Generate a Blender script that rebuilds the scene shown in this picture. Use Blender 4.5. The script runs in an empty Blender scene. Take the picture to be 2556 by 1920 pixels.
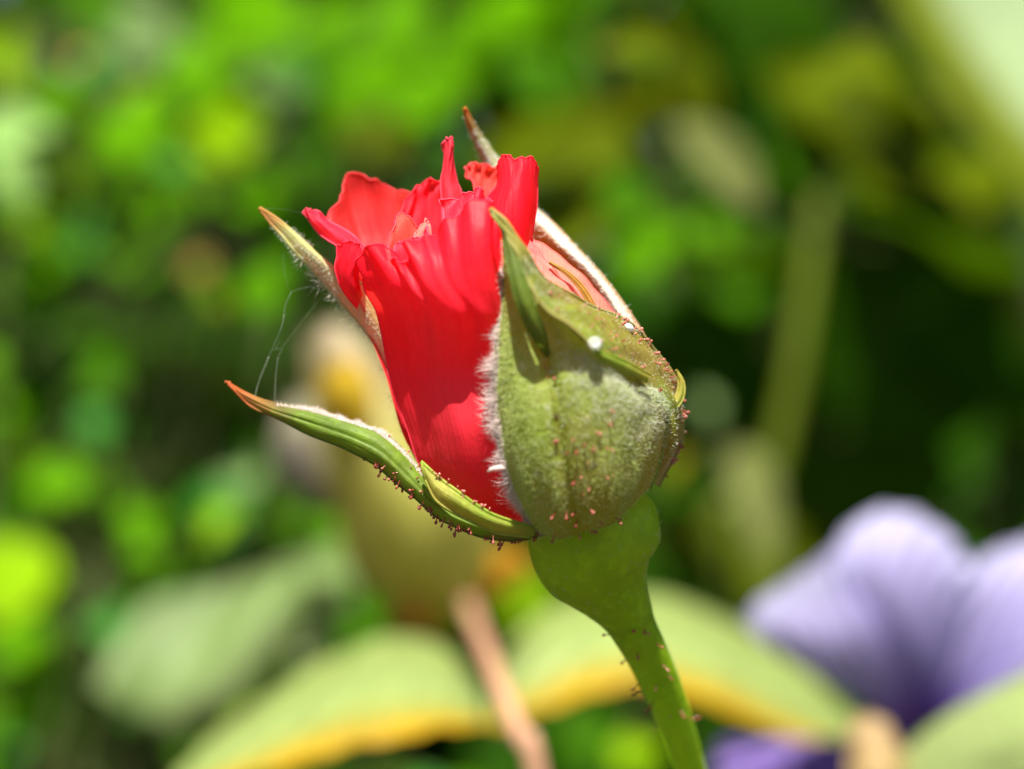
import bpy, math, random
import numpy as np
from mathutils import Matrix, Vector

random.seed(7)
rng = np.random.default_rng(11)
scene = bpy.context.scene
COL = scene.collection

# ------------------------------------------------------------------ camera
S = 0.024e-3            # metres per photo pixel on the focus plane
D = 0.12                # camera to the plane of the bud's axis
cam_d = bpy.data.cameras.new('camera')
cam = bpy.data.objects.new('camera', cam_d)
COL.objects.link(cam)
cam.location = (0, -D, 0)
cam.rotation_euler = (math.radians(90), 0, 0)
cam_d.sensor_width = 36.0
cam_d.lens = 36.0 * D / (2556 * S)
cam_d.clip_start = 0.002
cam_d.clip_end = 500
cam_d.dof.use_dof = True
cam_d.dof.focus_distance = D - 0.0032
cam_d.dof.aperture_fstop = cam_d.lens / 4.7
scene.camera = cam

# ------------------------------------------------------------------ world, sun
SUN = Vector((-0.04, -0.46, 0.88)).normalized()
w = bpy.data.worlds.new('World'); scene.world = w; w.use_nodes = True
nt = w.node_tree
bg = nt.nodes['Background']
sky = nt.nodes.new('ShaderNodeTexSky'); sky.sky_type = 'NISHITA'; sky.sun_disc = False
sky.sun_elevation = math.asin(SUN.z); sky.sun_rotation = math.atan2(SUN.x, SUN.y)
nt.links.new(sky.outputs[0], bg.inputs[0]); bg.inputs[1].default_value = 0.05
sd = bpy.data.lights.new('sun', 'SUN'); sd.energy = 5.0; sd.angle = math.radians(0.5); sd.color = (1, 0.95, 0.86)
so = bpy.data.objects.new('sun', sd); COL.objects.link(so)
so.rotation_euler = SUN.to_track_quat('Z', 'Y').to_euler()
so.location = (0.3, -0.3, 1)
vs = scene.view_settings
vs.view_transform = 'Standard'; vs.look = 'None'; vs.gamma = 1; vs.exposure = 1.3
scene.cycles.max_bounces = 10
scene.cycles.transmission_bounces = 8
scene.cycles.diffuse_bounces = 6

GROUND = -0.30

# ------------------------------------------------------------------ helpers
def P(px, py, d):
    """photo pixel + depth behind the bud axis plane (metres) -> world point"""
    px = np.asarray(px, float); py = np.asarray(py, float); d = np.asarray(d, float)
    k = S * (D + d) / D
    return np.stack([(px - 1278) * k, d + 0 * px, (960 - py) * k], -1)
DK = 0.85 * S           # bud depths are written in pixels, slightly flattened
def B(a):
    a = np.asarray(a, float)
    return P(a[..., 0], a[..., 1], a[..., 2] * DK)

def crom(c, n):
    """Catmull-Rom along axis 0, n samples"""
    c = np.asarray(c, float)
    m = len(c)
    e = np.concatenate([(2 * c[0] - c[1])[None], c, (2 * c[-1] - c[-2])[None]], 0)
    t = np.linspace(0, m - 1, n)
    i = np.minimum(t.astype(int), m - 2); f = t - i
    f = f.reshape((-1,) + (1,) * (c.ndim - 1))
    p0, p1, p2, p3 = e[i], e[i + 1], e[i + 2], e[i + 3]
    return 0.5 * (2 * p1 + (p2 - p0) * f + (2 * p0 - 5 * p1 + 4 * p2 - p3) * f ** 2 + (3 * p1 - p0 - 3 * p2 + p3) * f ** 3)

def unit(v):
    return v / np.maximum(np.linalg.norm(v, axis=-1, keepdims=True), 1e-12)

def grid_normals(pos):
    du = np.gradient(pos, axis=1); dv = np.gradient(pos, axis=0)
    return unit(np.cross(du, dv))

def mesh_obj(name, verts, faces, mat, parent=None, attr=None, smooth=True):
    me = bpy.data.meshes.new(name)
    me.from_pydata([tuple(v) for v in np.asarray(verts)], [], faces)
    if attr is not None:
        a = me.color_attributes.new('info', 'FLOAT_COLOR', 'POINT')
        buf = np.ones((len(verts), 4), 'f'); buf[:, :attr.shape[1]] = attr
        a.data.foreach_set('color', buf.ravel())
    me.materials.append(mat)
    if smooth:
        me.polygons.foreach_set('use_smooth', [True] * len(me.polygons))
    me.update()
    o = bpy.data.objects.new(name, me); COL.objects.link(o)
    if parent is not None:
        adopt(o, parent)
    return o

LOC = {}
def adopt(o, parent):
    o.parent = parent
    if parent.name in LOC:
        o.matrix_parent_inverse = Matrix.Translation(-LOC[parent.name])

def thing(name, loc, label, cat, group=None):
    o = bpy.data.objects.new(name, None); COL.objects.link(o)
    o.location = loc; o.empty_display_size = 0.005
    LOC[o.name] = Vector(loc)
    tag(o, label, cat, group)
    return o
def tag(o, label, cat, group=None):
    o['label'] = label; o['category'] = cat
    if group: o['group'] = group
    return o

def tube_arrays(pts, rad, sides=8, cap=True):
    pts = np.asarray(pts, float); n = len(pts)
    rad = np.broadcast_to(np.asarray(rad, float), (n,))
    t = unit(np.gradient(pts, axis=0))
    up = np.array([0.13, 0.97, 0.21]); up /= np.linalg.norm(up)
    if abs(t @ up).max() > 0.98: up = np.array([0.9, 0.1, 0.4]); up /= np.linalg.norm(up)
    a = unit(np.cross(t, up)); b = np.cross(t, a)
    th = np.arange(sides) * 2 * math.pi / sides
    v = pts[:, None] + rad[:, None, None] * (np.cos(th)[None, :, None] * a[:, None] + np.sin(th)[None, :, None] * b[:, None])
    v = v.reshape(-1, 3)
    f = []
    for i in range(n - 1):
        for j in range(sides):
            k = (j + 1) % sides
            f.append((i * sides + j, i * sides + k, (i + 1) * sides + k, (i + 1) * sides + j))
    if cap:
        f.append(tuple(range(sides))[::-1]); f.append(tuple((n - 1) * sides + j for j in range(sides)))
    return v, f

class Sheet: pass
def g_(u, c, w_): return np.exp(-((u - c) / w_) ** 2)
BODY = B([1330, 950, 0])

def sheet(name, rows, mat, parent, nu=40, nv=60, ruffle=0, ruffle_top=True, freq=(3, 2), rag=0, rim=0, rim_sides='tuv',
          mod=None, seed=0, out=True, mapper=B, nrm_ref=None):
    """rows: list (along v) of lists (along u) of (px, py, depth)."""
    rows = np.array(rows, float)
    w = mapper(rows)
    g = crom(w, nv)
    g = np.swapaxes(crom(np.swapaxes(g, 0, 1), nu), 0, 1)      # nv, nu, 3
    n = grid_normals(g)
    ref = BODY if nrm_ref is None else nrm_ref
    if ((g - ref) * n).sum() < 0: n = -n
    if not out: n = -n
    u = np.linspace(0, 1, nu)[None, :] + 0 * np.linspace(0, 1, nv)[:, None]
    v = np.linspace(0, 1, nv)[:, None] + 0 * u
    r = random.Random(seed)
    off = np.zeros_like(u)
    if ruffle:
        for k in range(6):
            fu = freq[0] * r.uniform(.6, 2.2); fv = freq[1] * r.uniform(.4, 1.8)
            off += np.sin(2 * math.pi * (fu * u + fv * v) + r.uniform(0, 6.3)) * r.uniform(.3, 1) / 2.2
        fall = (np.clip(1 - v * 1.6, 0, 1) ** 1.5 + .12) if ruffle_top else 1
        off = off * ruffle * fall * S
    if mod is not None:
        off = off + mod(u, v) * S
    if rag:
        tv_ = unit(np.gradient(g, axis=0))
        e_ = sum(np.sin(2 * math.pi * f_ * u + r.uniform(0, 6.3)) * a_ for f_, a_ in ((3.3, 1.2), (7.1, .8), (13, .32), (23, .12)))
        g = g + tv_ * (e_ * rag * S * np.exp(-v * 9))[..., None]
        off = off + np.sin(2 * math.pi * 5.3 * u + 4) * np.sin(2 * math.pi * 9 * u + 1) * rag * 1.4 * S * np.exp(-v * 7)
    g = g + n * off[..., None]
    n2 = grid_normals(g)
    if (n2 * n).sum() < 0: n2 = -n2
    sh = Sheet(); sh.pos, sh.nrm, sh.nu, sh.nv = g, n2, nu, nv
    verts = g.reshape(-1, 3)
    idx = np.arange(nu * nv).reshape(nv, nu)
    q = np.stack([idx[:-1, :-1], idx[:-1, 1:], idx[1:, 1:], idx[1:, :-1]], -1).reshape(-1, 4)
    faces = [tuple(int(x) for x in f) for f in q]
    attr = np.stack([u, v, np.zeros_like(u)], -1).reshape(-1, 3)
    V = [verts]; A = [attr]; nb = len(verts)
    if rim:
        edges = []
        if 'u' in rim_sides: edges.append((g[::-1, 0], np.stack([u[::-1, 0], v[::-1, 0]], -1)))
        if 't' in rim_sides: edges.append((g[0, :], np.stack([u[0], v[0]], -1)))
        if 'v' in rim_sides: edges.append((g[:, -1], np.stack([u[:, -1], v[:, -1]], -1)))
        line = np.concatenate([e[0] for e in edges]); la = np.concatenate([e[1] for e in edges])
        keep = np.ones(len(line), bool)
        keep[1:] = np.linalg.norm(np.diff(line, axis=0), axis=1) > 1e-7
        line, la = line[keep], la[keep]
        tv, tf = tube_arrays(line, rim * S, 6)
        V.append(tv); A.append(np.concatenate([np.repeat(la, 6, 0), np.ones((len(tv), 1))], 1))
        faces += [tuple(x + nb for x in f) for f in tf]
    o = mesh_obj(name, np.concatenate(V), faces, mat, parent, np.concatenate(A))
    sh.obj = o
    return sh

def sample(sh, u, v):
    x = np.clip(u, 0, 1) * (sh.nu - 1.001); y = np.clip(v, 0, 1) * (sh.nv - 1.001)
    i = x.astype(int); j = y.astype(int); fx = (x - i)[:, None]; fy = (y - j)[:, None]
    def bl(a):
        return (a[j, i] * (1 - fx) + a[j, i + 1] * fx) * (1 - fy) + (a[j + 1, i] * (1 - fx) + a[j + 1, i + 1] * fx) * fy
    tu = unit(np.gradient(sh.pos, axis=1)); tv = unit(np.gradient(sh.pos, axis=0))
    return bl(sh.pos), unit(bl(sh.nrm)), unit(bl(tu)), unit(bl(tv))

def hair_mesh(name, base, direc, length, rad, mat, parent, curl=0.35, segs=3):
    n = len(base)
    direc = unit(direc)
    side = unit(np.cross(direc, rng.normal(size=(n, 3))))
    b2 = np.cross(direc, side)
    V = np.zeros((n, segs * 3 + 1, 3))
    bend = side * (rng.normal(size=(n, 1)) * curl)
    for k in range(segs):
        t = k / segs
        c = base + (direc * t + bend * t * t) * length[:, None]
        r = rad[:, None] * (1 - 0.75 * t)
        for j in range(3):
            a = 2 * math.pi * j / 3
            V[:, k * 3 + j] = c + (side * math.cos(a) + b2 * math.sin(a)) * r
    V[:, -1] = base + (direc + bend) * length[:, None]
    fl = []
    for k in range(segs - 1):
        for j in range(3):
            m = (j + 1) % 3
            fl.append((k * 3 + j, k * 3 + m, (k + 1) * 3 + m)); fl.append((k * 3 + j, (k + 1) * 3 + m, (k + 1) * 3 + j))
    k = segs - 1
    for j in range(3): fl.append((k * 3 + j, k * 3 + (j + 1) % 3, segs * 3))
    F = (np.array(fl)[None] + (np.arange(n) * (segs * 3 + 1))[:, None, None]).reshape(-1, 3)
    me = bpy.data.meshes.new(name)
    nvv = n * (segs * 3 + 1)
    me.vertices.add(nvv); me.vertices.foreach_set('co', V.reshape(-1).astype('f'))
    me.loops.add(len(F) * 3); me.loops.foreach_set('vertex_index', F.reshape(-1).astype('i'))
    me.polygons.add(len(F)); me.polygons.foreach_set('loop_start', (np.arange(len(F)) * 3).astype('i'))
    me.polygons.foreach_set('loop_total', np.full(len(F), 3, 'i'))
    me.polygons.foreach_set('use_smooth', np.ones(len(F), bool))
    me.update(calc_edges=True); me.validate()
    me.materials.append(mat)
    o = bpy.data.objects.new(name, me); COL.objects.link(o); adopt(o, parent)
    o['kind'] = 'stuff'
    return o

def fuzz(sh, n, mat, weight=None, lo=8, hi=22, an=1.0, au=0.0, av=0.0, jit=0.5, rad=0.8, curl=.35, name='fuzz', urange=(0, 1), vrange=(0, 1), up=0):
    u = rng.uniform(*urange, n * 3); v = rng.uniform(*vrange, n * 3)
    if weight is not None:
        k = rng.uniform(size=len(u)) < weight(u, v); u, v = u[k], v[k]
    u, v = u[:n], v[:n]
    p, nn, tu, tv = sample(sh, u, v)
    if callable(au): au = au(u, v)[:, None]
    d = nn * an + tu * au + tv * av + rng.normal(size=p.shape) * jit + np.array([0, 0, up])
    L = rng.uniform(lo, hi, len(p)) * S
    if name == 'edge_fuzz':
        cl = .5 + .5 * np.sin(61 * v + 4 * np.sin(17 * v) + 9 * u); L = L * (.55 + .75 * cl); d = d + tv * (np.sin(83 * v + 2) * .45)[:, None]
    return hair_mesh(name, p, d, L, np.full(len(p), rad * S), mat, sh.obj, curl)

# ------------------------------------------------------------------ materials
def nodes(name):
    m = bpy.data.materials.new(name); m.use_nodes = True
    t = m.node_tree; t.nodes.clear()
    o = t.nodes.new('ShaderNodeOutputMaterial')
    return m, t, o
def add(t, typ, **kw):
    n = t.nodes.new(typ)
    for k, v in kw.items(): setattr(n, k, v)
    return n
def ramp(t, fac, stops, interp='LINEAR'):
    r = add(t, 'ShaderNodeValToRGB'); r.color_ramp.interpolation = interp
    e = r.color_ramp.elements
    while len(e) < len(stops): e.new(0.5)
    for i, (p, c) in enumerate(stops):
        e[i].position = p; e[i].color = (*c, 1) if len(c) == 3 else c
    t.links.new(fac, r.inputs[0]); return r.outputs[0]
def mixc(t, f, a, b, typ='MIX'):
    m = add(t, 'ShaderNodeMix', data_type='RGBA', blend_type=typ)
    for s, x in ((m.inputs[0], f), (m.inputs[6], a), (m.inputs[7], b)):
        if isinstance(x, (int, float)): s.default_value = x
        elif isinstance(x, tuple): s.default_value = (*x, 1)
        else: t.links.new(x, s)
    return m.outputs[2]
def math_n(t, op, a, b=None):
    m = add(t, 'ShaderNodeMath', operation=op)
    for s, x in zip(m.inputs, (a, b)):
        if x is None: continue
        if isinstance(x, (int, float)): s.default_value = x
        else: t.links.new(x, s)
    return m.outputs[0]
def noise(t, scale, detail=3, vec=None, rough=.55):
    n = add(t, 'ShaderNodeTexNoise'); n.inputs['Scale'].default_value = scale
    n.inputs['Detail'].default_value = detail; n.inputs['Roughness'].default_value = rough
    if vec is not None: t.links.new(vec, n.inputs['Vector'])
    return n.outputs[0]
def info(t):
    a = add(t, 'ShaderNodeAttribute', attribute_name='info')
    s = add(t, 'ShaderNodeSeparateColor'); t.links.new(a.outputs['Color'], s.inputs[0])
    return s.outputs[0], s.outputs[1], s.outputs[2]
def combine(t, x, y, z):
    c = add(t, 'ShaderNodeCombineXYZ')
    for s, q in zip(c.inputs, (x, y, z)):
        if isinstance(q, (int, float)): s.default_value = q
        else: t.links.new(q, s)
    return c.outputs[0]
def objco(t):
    return add(t, 'ShaderNodeTexCoord').outputs['Object']
def leafy(t, out, col, trans_col, trans=.4, rough=.5, spec=.4, bump=None, bump_s=.3, dist=.0001, sheen=0):
    p = add(t, 'ShaderNodeBsdfPrincipled'); p.inputs['Roughness'].default_value = rough
    p.inputs['Specular IOR Level'].default_value = spec
    if sheen: p.inputs['Sheen Weight'].default_value = sheen
    tr = add(t, 'ShaderNodeBsdfTranslucent')
    for s, x in ((p.inputs['Base Color'], col), (tr.inputs['Color'], trans_col)):
        if isinstance(x, tuple): s.default_value = (*x, 1)
        else: t.links.new(x, s)
    if bump is not None:
        b = add(t, 'ShaderNodeBump'); b.inputs['Strength'].default_value = bump_s; b.inputs['Distance'].default_value = dist
        t.links.new(bump, b.inputs['Height'])
        t.links.new(b.outputs[0], p.inputs['Normal']); t.links.new(b.outputs[0], tr.inputs['Normal'])
    mx = add(t, 'ShaderNodeMixShader'); mx.inputs[0].default_value = trans
    t.links.new(p.outputs[0], mx.inputs[1]); t.links.new(tr.outputs[0], mx.inputs[2])
    t.links.new(mx.outputs[0], out.inputs[0])

def petal_mat(name, c1, c2, trans_c, trans=.42, rim=(.95, .12, .22)):
    m, t, o = nodes(name)
    u, v, e = info(t)
    vein = noise(t, 1.0, 4, combine(t, math_n(t, 'MULTIPLY', u, 46), math_n(t, 'MULTIPLY', v, 3.5), 0))
    blot = noise(t, 150, 4, objco(t))
    c = mixc(t, ramp(t, blot, [(.3, (0, 0, 0)), (.7, (1, 1, 1))]), c1, c2)
    c = mixc(t, math_n(t, 'MULTIPLY', ramp(t, vein, [(.42, (0, 0, 0)), (.62, (1, 1, 1))]), .35), c, tuple(min(1, x * 1.25 + .01) for x in c2))
    br = add(t, 'ShaderNodeTexVoronoi', feature='DISTANCE_TO_EDGE'); br.inputs['Scale'].default_value = 1.0
    t.links.new(combine(t, math_n(t, 'ADD', math_n(t, 'MULTIPLY', u, 34), math_n(t, 'MULTIPLY', blot, 2)), math_n(t, 'MULTIPLY', v, 6), 0), br.inputs['Vector'])
    bv = ramp(t, br.outputs['Distance'], [(0, (1, 1, 1)), (.09, (0, 0, 0))])
    c = mixc(t, math_n(t, 'MULTIPLY', bv, .3), c, tuple(x * .62 for x in c1))
    big = noise(t, 70, 2, objco(t))
    c = mixc(t, math_n(t, 'MULTIPLY', ramp(t, big, [(.42, (0, 0, 0)), (.66, (1, 1, 1))]), .5), c, (.95, min(1, c2[1] * 3 + .03), min(1, c2[2] * 1.8 + .02)))
    c = mixc(t, math_n(t, 'MULTIPLY', e, .4), c, rim)
    h = math_n(t, 'ADD', math_n(t, 'MULTIPLY', vein, .7), math_n(t, 'MULTIPLY', noise(t, 900, 3, objco(t)), .5))
    leafy(t, o, c, trans_c, trans, .45, .18, h, .6, .00016)
    return m
M_PET = petal_mat('red_petal', (.92, .009, .020), (.96, .018, .050), (1.0, .035, .032), .48)
M_PEACH = petal_mat('coral_petal', (.90, .024, .034), (.92, .055, .050), (1.0, .09, .035), .47, (.95, .16, .24))
M_SALMON = petal_mat('salmon_petal', (.86, .14, .13), (.88, .20, .17), (.95, .15, .10), .35, (.92, .22, .24))
M_PINK = petal_mat('pink_petal', (.90, .014, .040), (.93, .035, .075), (1.0, .05, .05), .42, (.95, .2, .34))

def sepal_mat(name, g1, g2, red, tipred=.0, trans_c=(.30, .50, .03), trans=.3, redamt=.35, rim=None, vflip=True, speck=900):
    m, t, o = nodes(name)
    u, v, e = info(t)
    oc = objco(t)
    n1 = noise(t, 420, 4, oc); n2 = noise(t, 1500, 4, oc); n3 = noise(t, 170, 2, oc)
    vein = noise(t, 1.0, 3, combine(t, math_n(t, 'MULTIPLY', u, 16), math_n(t, 'MULTIPLY', v, 4), 3.7))
    c = mixc(t, ramp(t, n1, [(.35, (0, 0, 0)), (.65, (1, 1, 1))]), g1, g2)
    c = mixc(t, math_n(t, 'MULTIPLY', ramp(t, vein, [(.4, (0, 0, 0)), (.7, (1, 1, 1))]), .25), c, tuple(x * .6 for x in g1))
    c = mixc(t, math_n(t, 'MULTIPLY', ramp(t, n3, [(.48, (0, 0, 0)), (.68, (1, 1, 1))]), redamt), c, red)
    c = mixc(t, math_n(t, 'MULTIPLY', ramp(t, n2, [(.5, (0, 0, 0)), (.7, (1, 1, 1))]), .35), c, tuple(min(1, x * 1.7) for x in g2))
    if tipred:
        c = mixc(t, math_n(t, 'MULTIPLY', ramp(t, v, [(.0, (1, 1, 1)), (.08, (.8, .8, .8)), (.18, (0, 0, 0))]), tipred), c, (.55, .10, .025))
    if rim is not None:
        c = mixc(t, math_n(t, 'MULTIPLY', e, .7), c, rim)
    leafy(t, o, c, trans_c, trans, .55, .35, math_n(t, 'ADD', n2, vein), .6, .00014)
    return m
M_CALYX = sepal_mat('calyx_green', (.10, .17, .035), (.17, .25, .06), (.16, .075, .025), 0, (.32, .5, .05), .28, .5)
def calyx_mat():
    m, t, o = nodes('calyx_velvet')
    u, v, e = info(t); oc = objco(t)
    n1 = noise(t, 500, 4, oc); n2 = noise(t, 2600, 3, oc); n3 = noise(t, 200, 2, oc)
    c = mixc(t, ramp(t, n1, [(.35, (0, 0, 0)), (.65, (1, 1, 1))]), (.21, .31, .03), (.37, .45, .10))
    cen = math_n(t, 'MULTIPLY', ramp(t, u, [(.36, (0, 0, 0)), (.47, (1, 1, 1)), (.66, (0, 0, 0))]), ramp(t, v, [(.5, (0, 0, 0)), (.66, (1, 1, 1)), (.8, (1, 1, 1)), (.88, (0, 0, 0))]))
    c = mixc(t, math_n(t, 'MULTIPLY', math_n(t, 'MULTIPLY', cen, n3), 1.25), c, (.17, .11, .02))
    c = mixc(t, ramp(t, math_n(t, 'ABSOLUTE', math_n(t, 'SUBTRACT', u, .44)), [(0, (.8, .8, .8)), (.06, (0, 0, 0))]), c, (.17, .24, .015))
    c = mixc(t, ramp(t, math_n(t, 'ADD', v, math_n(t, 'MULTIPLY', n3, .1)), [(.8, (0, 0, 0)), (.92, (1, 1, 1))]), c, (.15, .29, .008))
    c = mixc(t, ramp(t, v, [(.1, (1, 1, 1)), (.3, (.7, .7, .7)), (.45, (0, 0, 0))]), c, mixc(t, n3, (.07, .10, .01), (.16, .09, .035)))  # hollow below the tip: its shade is put into a darker colour
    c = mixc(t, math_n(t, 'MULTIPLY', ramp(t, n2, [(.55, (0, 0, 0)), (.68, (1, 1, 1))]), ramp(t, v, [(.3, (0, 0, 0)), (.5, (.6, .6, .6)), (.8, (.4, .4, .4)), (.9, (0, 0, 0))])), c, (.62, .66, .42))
    leafy(t, o, c, (.45, .66, .02), .4, .55, .3, math_n(t, 'ADD', n2, n1), .8, .00016)
    return m
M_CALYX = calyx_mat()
M_TIP = sepal_mat('tip_green', (.07, .12, .008), (.12, .18, .015), (.1, .1, .02), 0, (.3, .42, .02), .25, .3)
M_BAND = sepal_mat('olive_sepal', (.13, .18, .015), (.24, .29, .035), (.36, .15, .06), 0, (.4, .45, .03), .3, .4, (.36, .3, .08))
M_WOOL = sepal_mat('woolly_sepal', (.42, .36, .12), (.55, .46, .18), (.5, .26, .07), 0, (.62, .42, .03), .4, .5)
def wool_mat():
    m, t, o = nodes('woolly_sepal')
    u, v, e = info(t)
    n = noise(t, 900, 4, objco(t))
    c = ramp(t, u, [(0, (.50, .26, .12)), (.14, (.66, .46, .28)), (.24, (.88, .84, .72)), (.62, (.90, .86, .70)), (.8, (.5, .36, .06)), (1, (.42, .28, .03))])
    c = mixc(t, math_n(t, 'MULTIPLY', n, .3), c, (.6, .5, .25))
    tip = ramp(t, v, [(0, (1, 1, 1)), (.26, (.85, .85, .85)), (.42, (0, 0, 0))])
    c = mixc(t, tip, c, mixc(t, ramp(t, v, [(.03, (0, 0, 0)), (.16, (1, 1, 1))]), (.5, .14, .03), (.32, .38, .09)))
    tc = mixc(t, .5, c, (.75, .5, .03))
    leafy(t, o, c, tc, .4, .6, .2, n, .5, .0001)
    return m
M_WOOL = wool_mat()
M_LEFT = sepal_mat('left_sepal', (.58, .62, .20), (.74, .74, .34), (.72, .60, .36), .85, (.85, .8, .25), .5, .3)
M_LOW = sepal_mat('low_sepal', (.09, .15, .008), (.14, .23, .012), (.14, .07, .02), .95, (.32, .45, .02), .35, .7)
M_LOBE = sepal_mat('lobe_green', (.25, .36, .03), (.34, .42, .05), (.5, .16, .06), 0, (.5, .6, .04), .4, .4)
M_GOLD = sepal_mat('gold_lobe', (.38, .20, .02), (.45, .25, .03), (.4, .12, .04), 0, (.6, .3, .02), .35, .4)
M_STEM = sepal_mat('stem_green', (.27, .47, .004), (.34, .55, .006), (.38, .44, .01), 0, (.6, .85, .01), .38, .35)

def plain(name, col, rough=.5, spec=.5, trans=0, tcol=None, var=.2, scale=600):
    m, t, o = nodes(name)
    n = noise(t, scale, 3, objco(t))
    c = mixc(t, n, tuple(x * (1 - var) for x in col), tuple(min(1, x * (1 + var)) for x in col))
    leafy(t, o, c, tcol or col, trans, rough, spec)
    return m
M_HAIR = plain('pale_hair', (.80, .80, .66), .45, .5, .45, (.85, .85, .7), .1)
M_HAIRG = plain('greenish_hair', (.68, .78, .30), .45, .4, .45, (.8, .88, .34), .1)
M_HAIRP = plain('pinkish_hair', (.95, .86, .82), .45, .5, .5, (.95, .82, .76), .06)
M_HAIRW = plain('white_hair', (.93, .92, .86), .4, .4, .5, (.95, .93, .86), .03)
M_GLAND = plain('gland_red', (.34, .07, .045), .22, .8, .3, (.6, .12, .08), .25)
M_GLANDP = plain('gland_pink', (.58, .20, .15), .18, .9, .35, (.8, .3, .2), .2)
M_BEAD = plain('white_bead', (.92, .92, .90), .12, .9, .25, (.9, .9, .88), .03)
def dew_mat():
    m, t, o = nodes('dew')
    p = add(t, 'ShaderNodeBsdfPrincipled'); p.inputs['Base Color'].default_value = (.97, .97, .95, 1)
    p.inputs['Roughness'].default_value = .06; p.inputs['IOR'].default_value = 1.35; p.inputs['Transmission Weight'].default_value = .7
    t.links.new(p.outputs[0], o.inputs[0]); return m
M_DEW = dew_mat()
M_SILK = plain('silk', (.34, .40, .30), .4, .5, .4, (.4, .45, .3), .1)
M_FLECK = plain('pale_fleck', (.85, .72, .68), .5, .4, .3, (.9, .7, .6), .1)

# ------------------------------------------------------------------ ground
def ground_mat():
    m, t, o = nodes('garden_soil')
    oc = objco(t)
    c = ramp(t, noise(t, 9, 6, oc), [(.3, (.03, .02, .012)), (.6, (.07, .05, .03)), (.8, (.11, .085, .05))])
    p = add(t, 'ShaderNodeBsdfPrincipled'); p.inputs['Roughness'].default_value = .95
    t.links.new(c, p.inputs['Base Color'])
    b = add(t, 'ShaderNodeBump'); b.inputs['Distance'].default_value = .02; t.links.new(noise(t, 40, 6, oc), b.inputs['Height'])
    t.links.new(b.outputs[0], p.inputs['Normal']); t.links.new(p.outputs[0], o.inputs[0])
    return m
gx = np.concatenate([[-150, -40, -10, -4], np.linspace(-2, 2, 41), [4, 10, 40, 150]])
X, Y = np.meshgrid(gx, gx)
Z = GROUND + np.where(np.maximum(abs(X), abs(Y)) < 2.1, rng.uniform(-.012, .012, X.shape), 0)
gi = np.arange(X.size).reshape(X.shape)
gf = np.stack([gi[:-1, :-1], gi[:-1, 1:], gi[1:, 1:], gi[1:, :-1]], -1).reshape(-1, 4)
ground = mesh_obj('ground', np.stack([X, Y, Z], -1).reshape(-1, 3), [tuple(int(q) for q in f) for f in gf], ground_mat())
ground['kind'] = 'structure'

# ================================================================== the rose bud
base_w = Vector((0.045, 0.06, GROUND))
rose = thing('rose_bud', base_w, 'opening red rosebud with fuzzy green sepals on a leaning green stem', 'rose')

# ---- receptacle and stem
def sweep(name, spec, mat, parent, n=60, sides=28):
    a = np.array(spec, float)
    c = crom(B(a[:, :3]), n); r = crom(a[:, 3:4] * S * (D + a[:, 2:3] * DK) / D, n)[:, 0]
    v, f = tube_arrays(c, r, sides)
    vv = np.repeat(np.linspace(0, 1, n), sides); uu = np.tile(np.linspace(0, 1, sides), n)
    o = mesh_obj(name, v, f, mat, parent, np.stack([uu, vv, 0 * uu], -1))
    sh = Sheet(); sh.pos = v.reshape(n, sides, 3); sh.nrm = unit(sh.pos - c[:, None]); sh.nu, sh.nv = sides, n; sh.obj = o
    return sh
recept = sweep('receptacle', [(1478, 1215, 20, 110), (1479, 1265, 28, 155), (1481, 1325, 38, 167), (1487, 1375, 48, 163), (1498, 1415, 56, 147),
                              (1515, 1450, 64, 117), (1535, 1485, 74, 91), (1555, 1518, 86, 74), (1574, 1552, 102, 62)], M_STEM, rose, 80, 36)
stem = sweep('stem', [(1562, 1530, 88, 66), (1582, 1570, 118, 59), (1611, 1625, 172, 54), (1646, 1700, 255, 50), (1680, 1785, 350, 46), (1723, 1920, 505, 40),
                      (1780, 2120, 720, 40), (1860, 2450, 1020, 42), (1960, 2950, 1380, 46)], M_STEM, rose, 80, 20)
low = stem.pos[-1].mean(0)
pts = crom(np.array([low, low + [.003, .008, -.05], [.044, .062, -.2], list(base_w)]), 30)
v, f = tube_arrays(pts, np.linspace(46 * S * 1.2, .003, 30), 14)
mesh_obj('lower_stem', v, f, M_STEM, rose, np.stack([np.tile(np.linspace(0, 1, 14), 30), np.repeat(np.linspace(0, 1, 30), 14), np.zeros(420)], -1))

# ---- petals -------------------------------------------------------
# inner core, hidden filler added to stop see-through and leaking light
core_rows = []
for v_, (cx, cy, rad) in zip(np.linspace(0, 1, 6), [(1100, 640, 110), (1125, 720, 175), (1170, 830, 215), (1230, 960, 230), (1310, 1090, 210), (1400, 1230, 120)]):
    core_rows.append([(cx + rad * .6 * math.cos(a), cy + rad * .15 * math.cos(a), rad * .6 * math.sin(a)) for a in np.linspace(0, 2 * math.pi, 13)])
sheet('petal', core_rows, M_PET, rose, 60, 50, ruffle=14, rim=2.0, rim_sides='t', seed=3)

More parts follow.
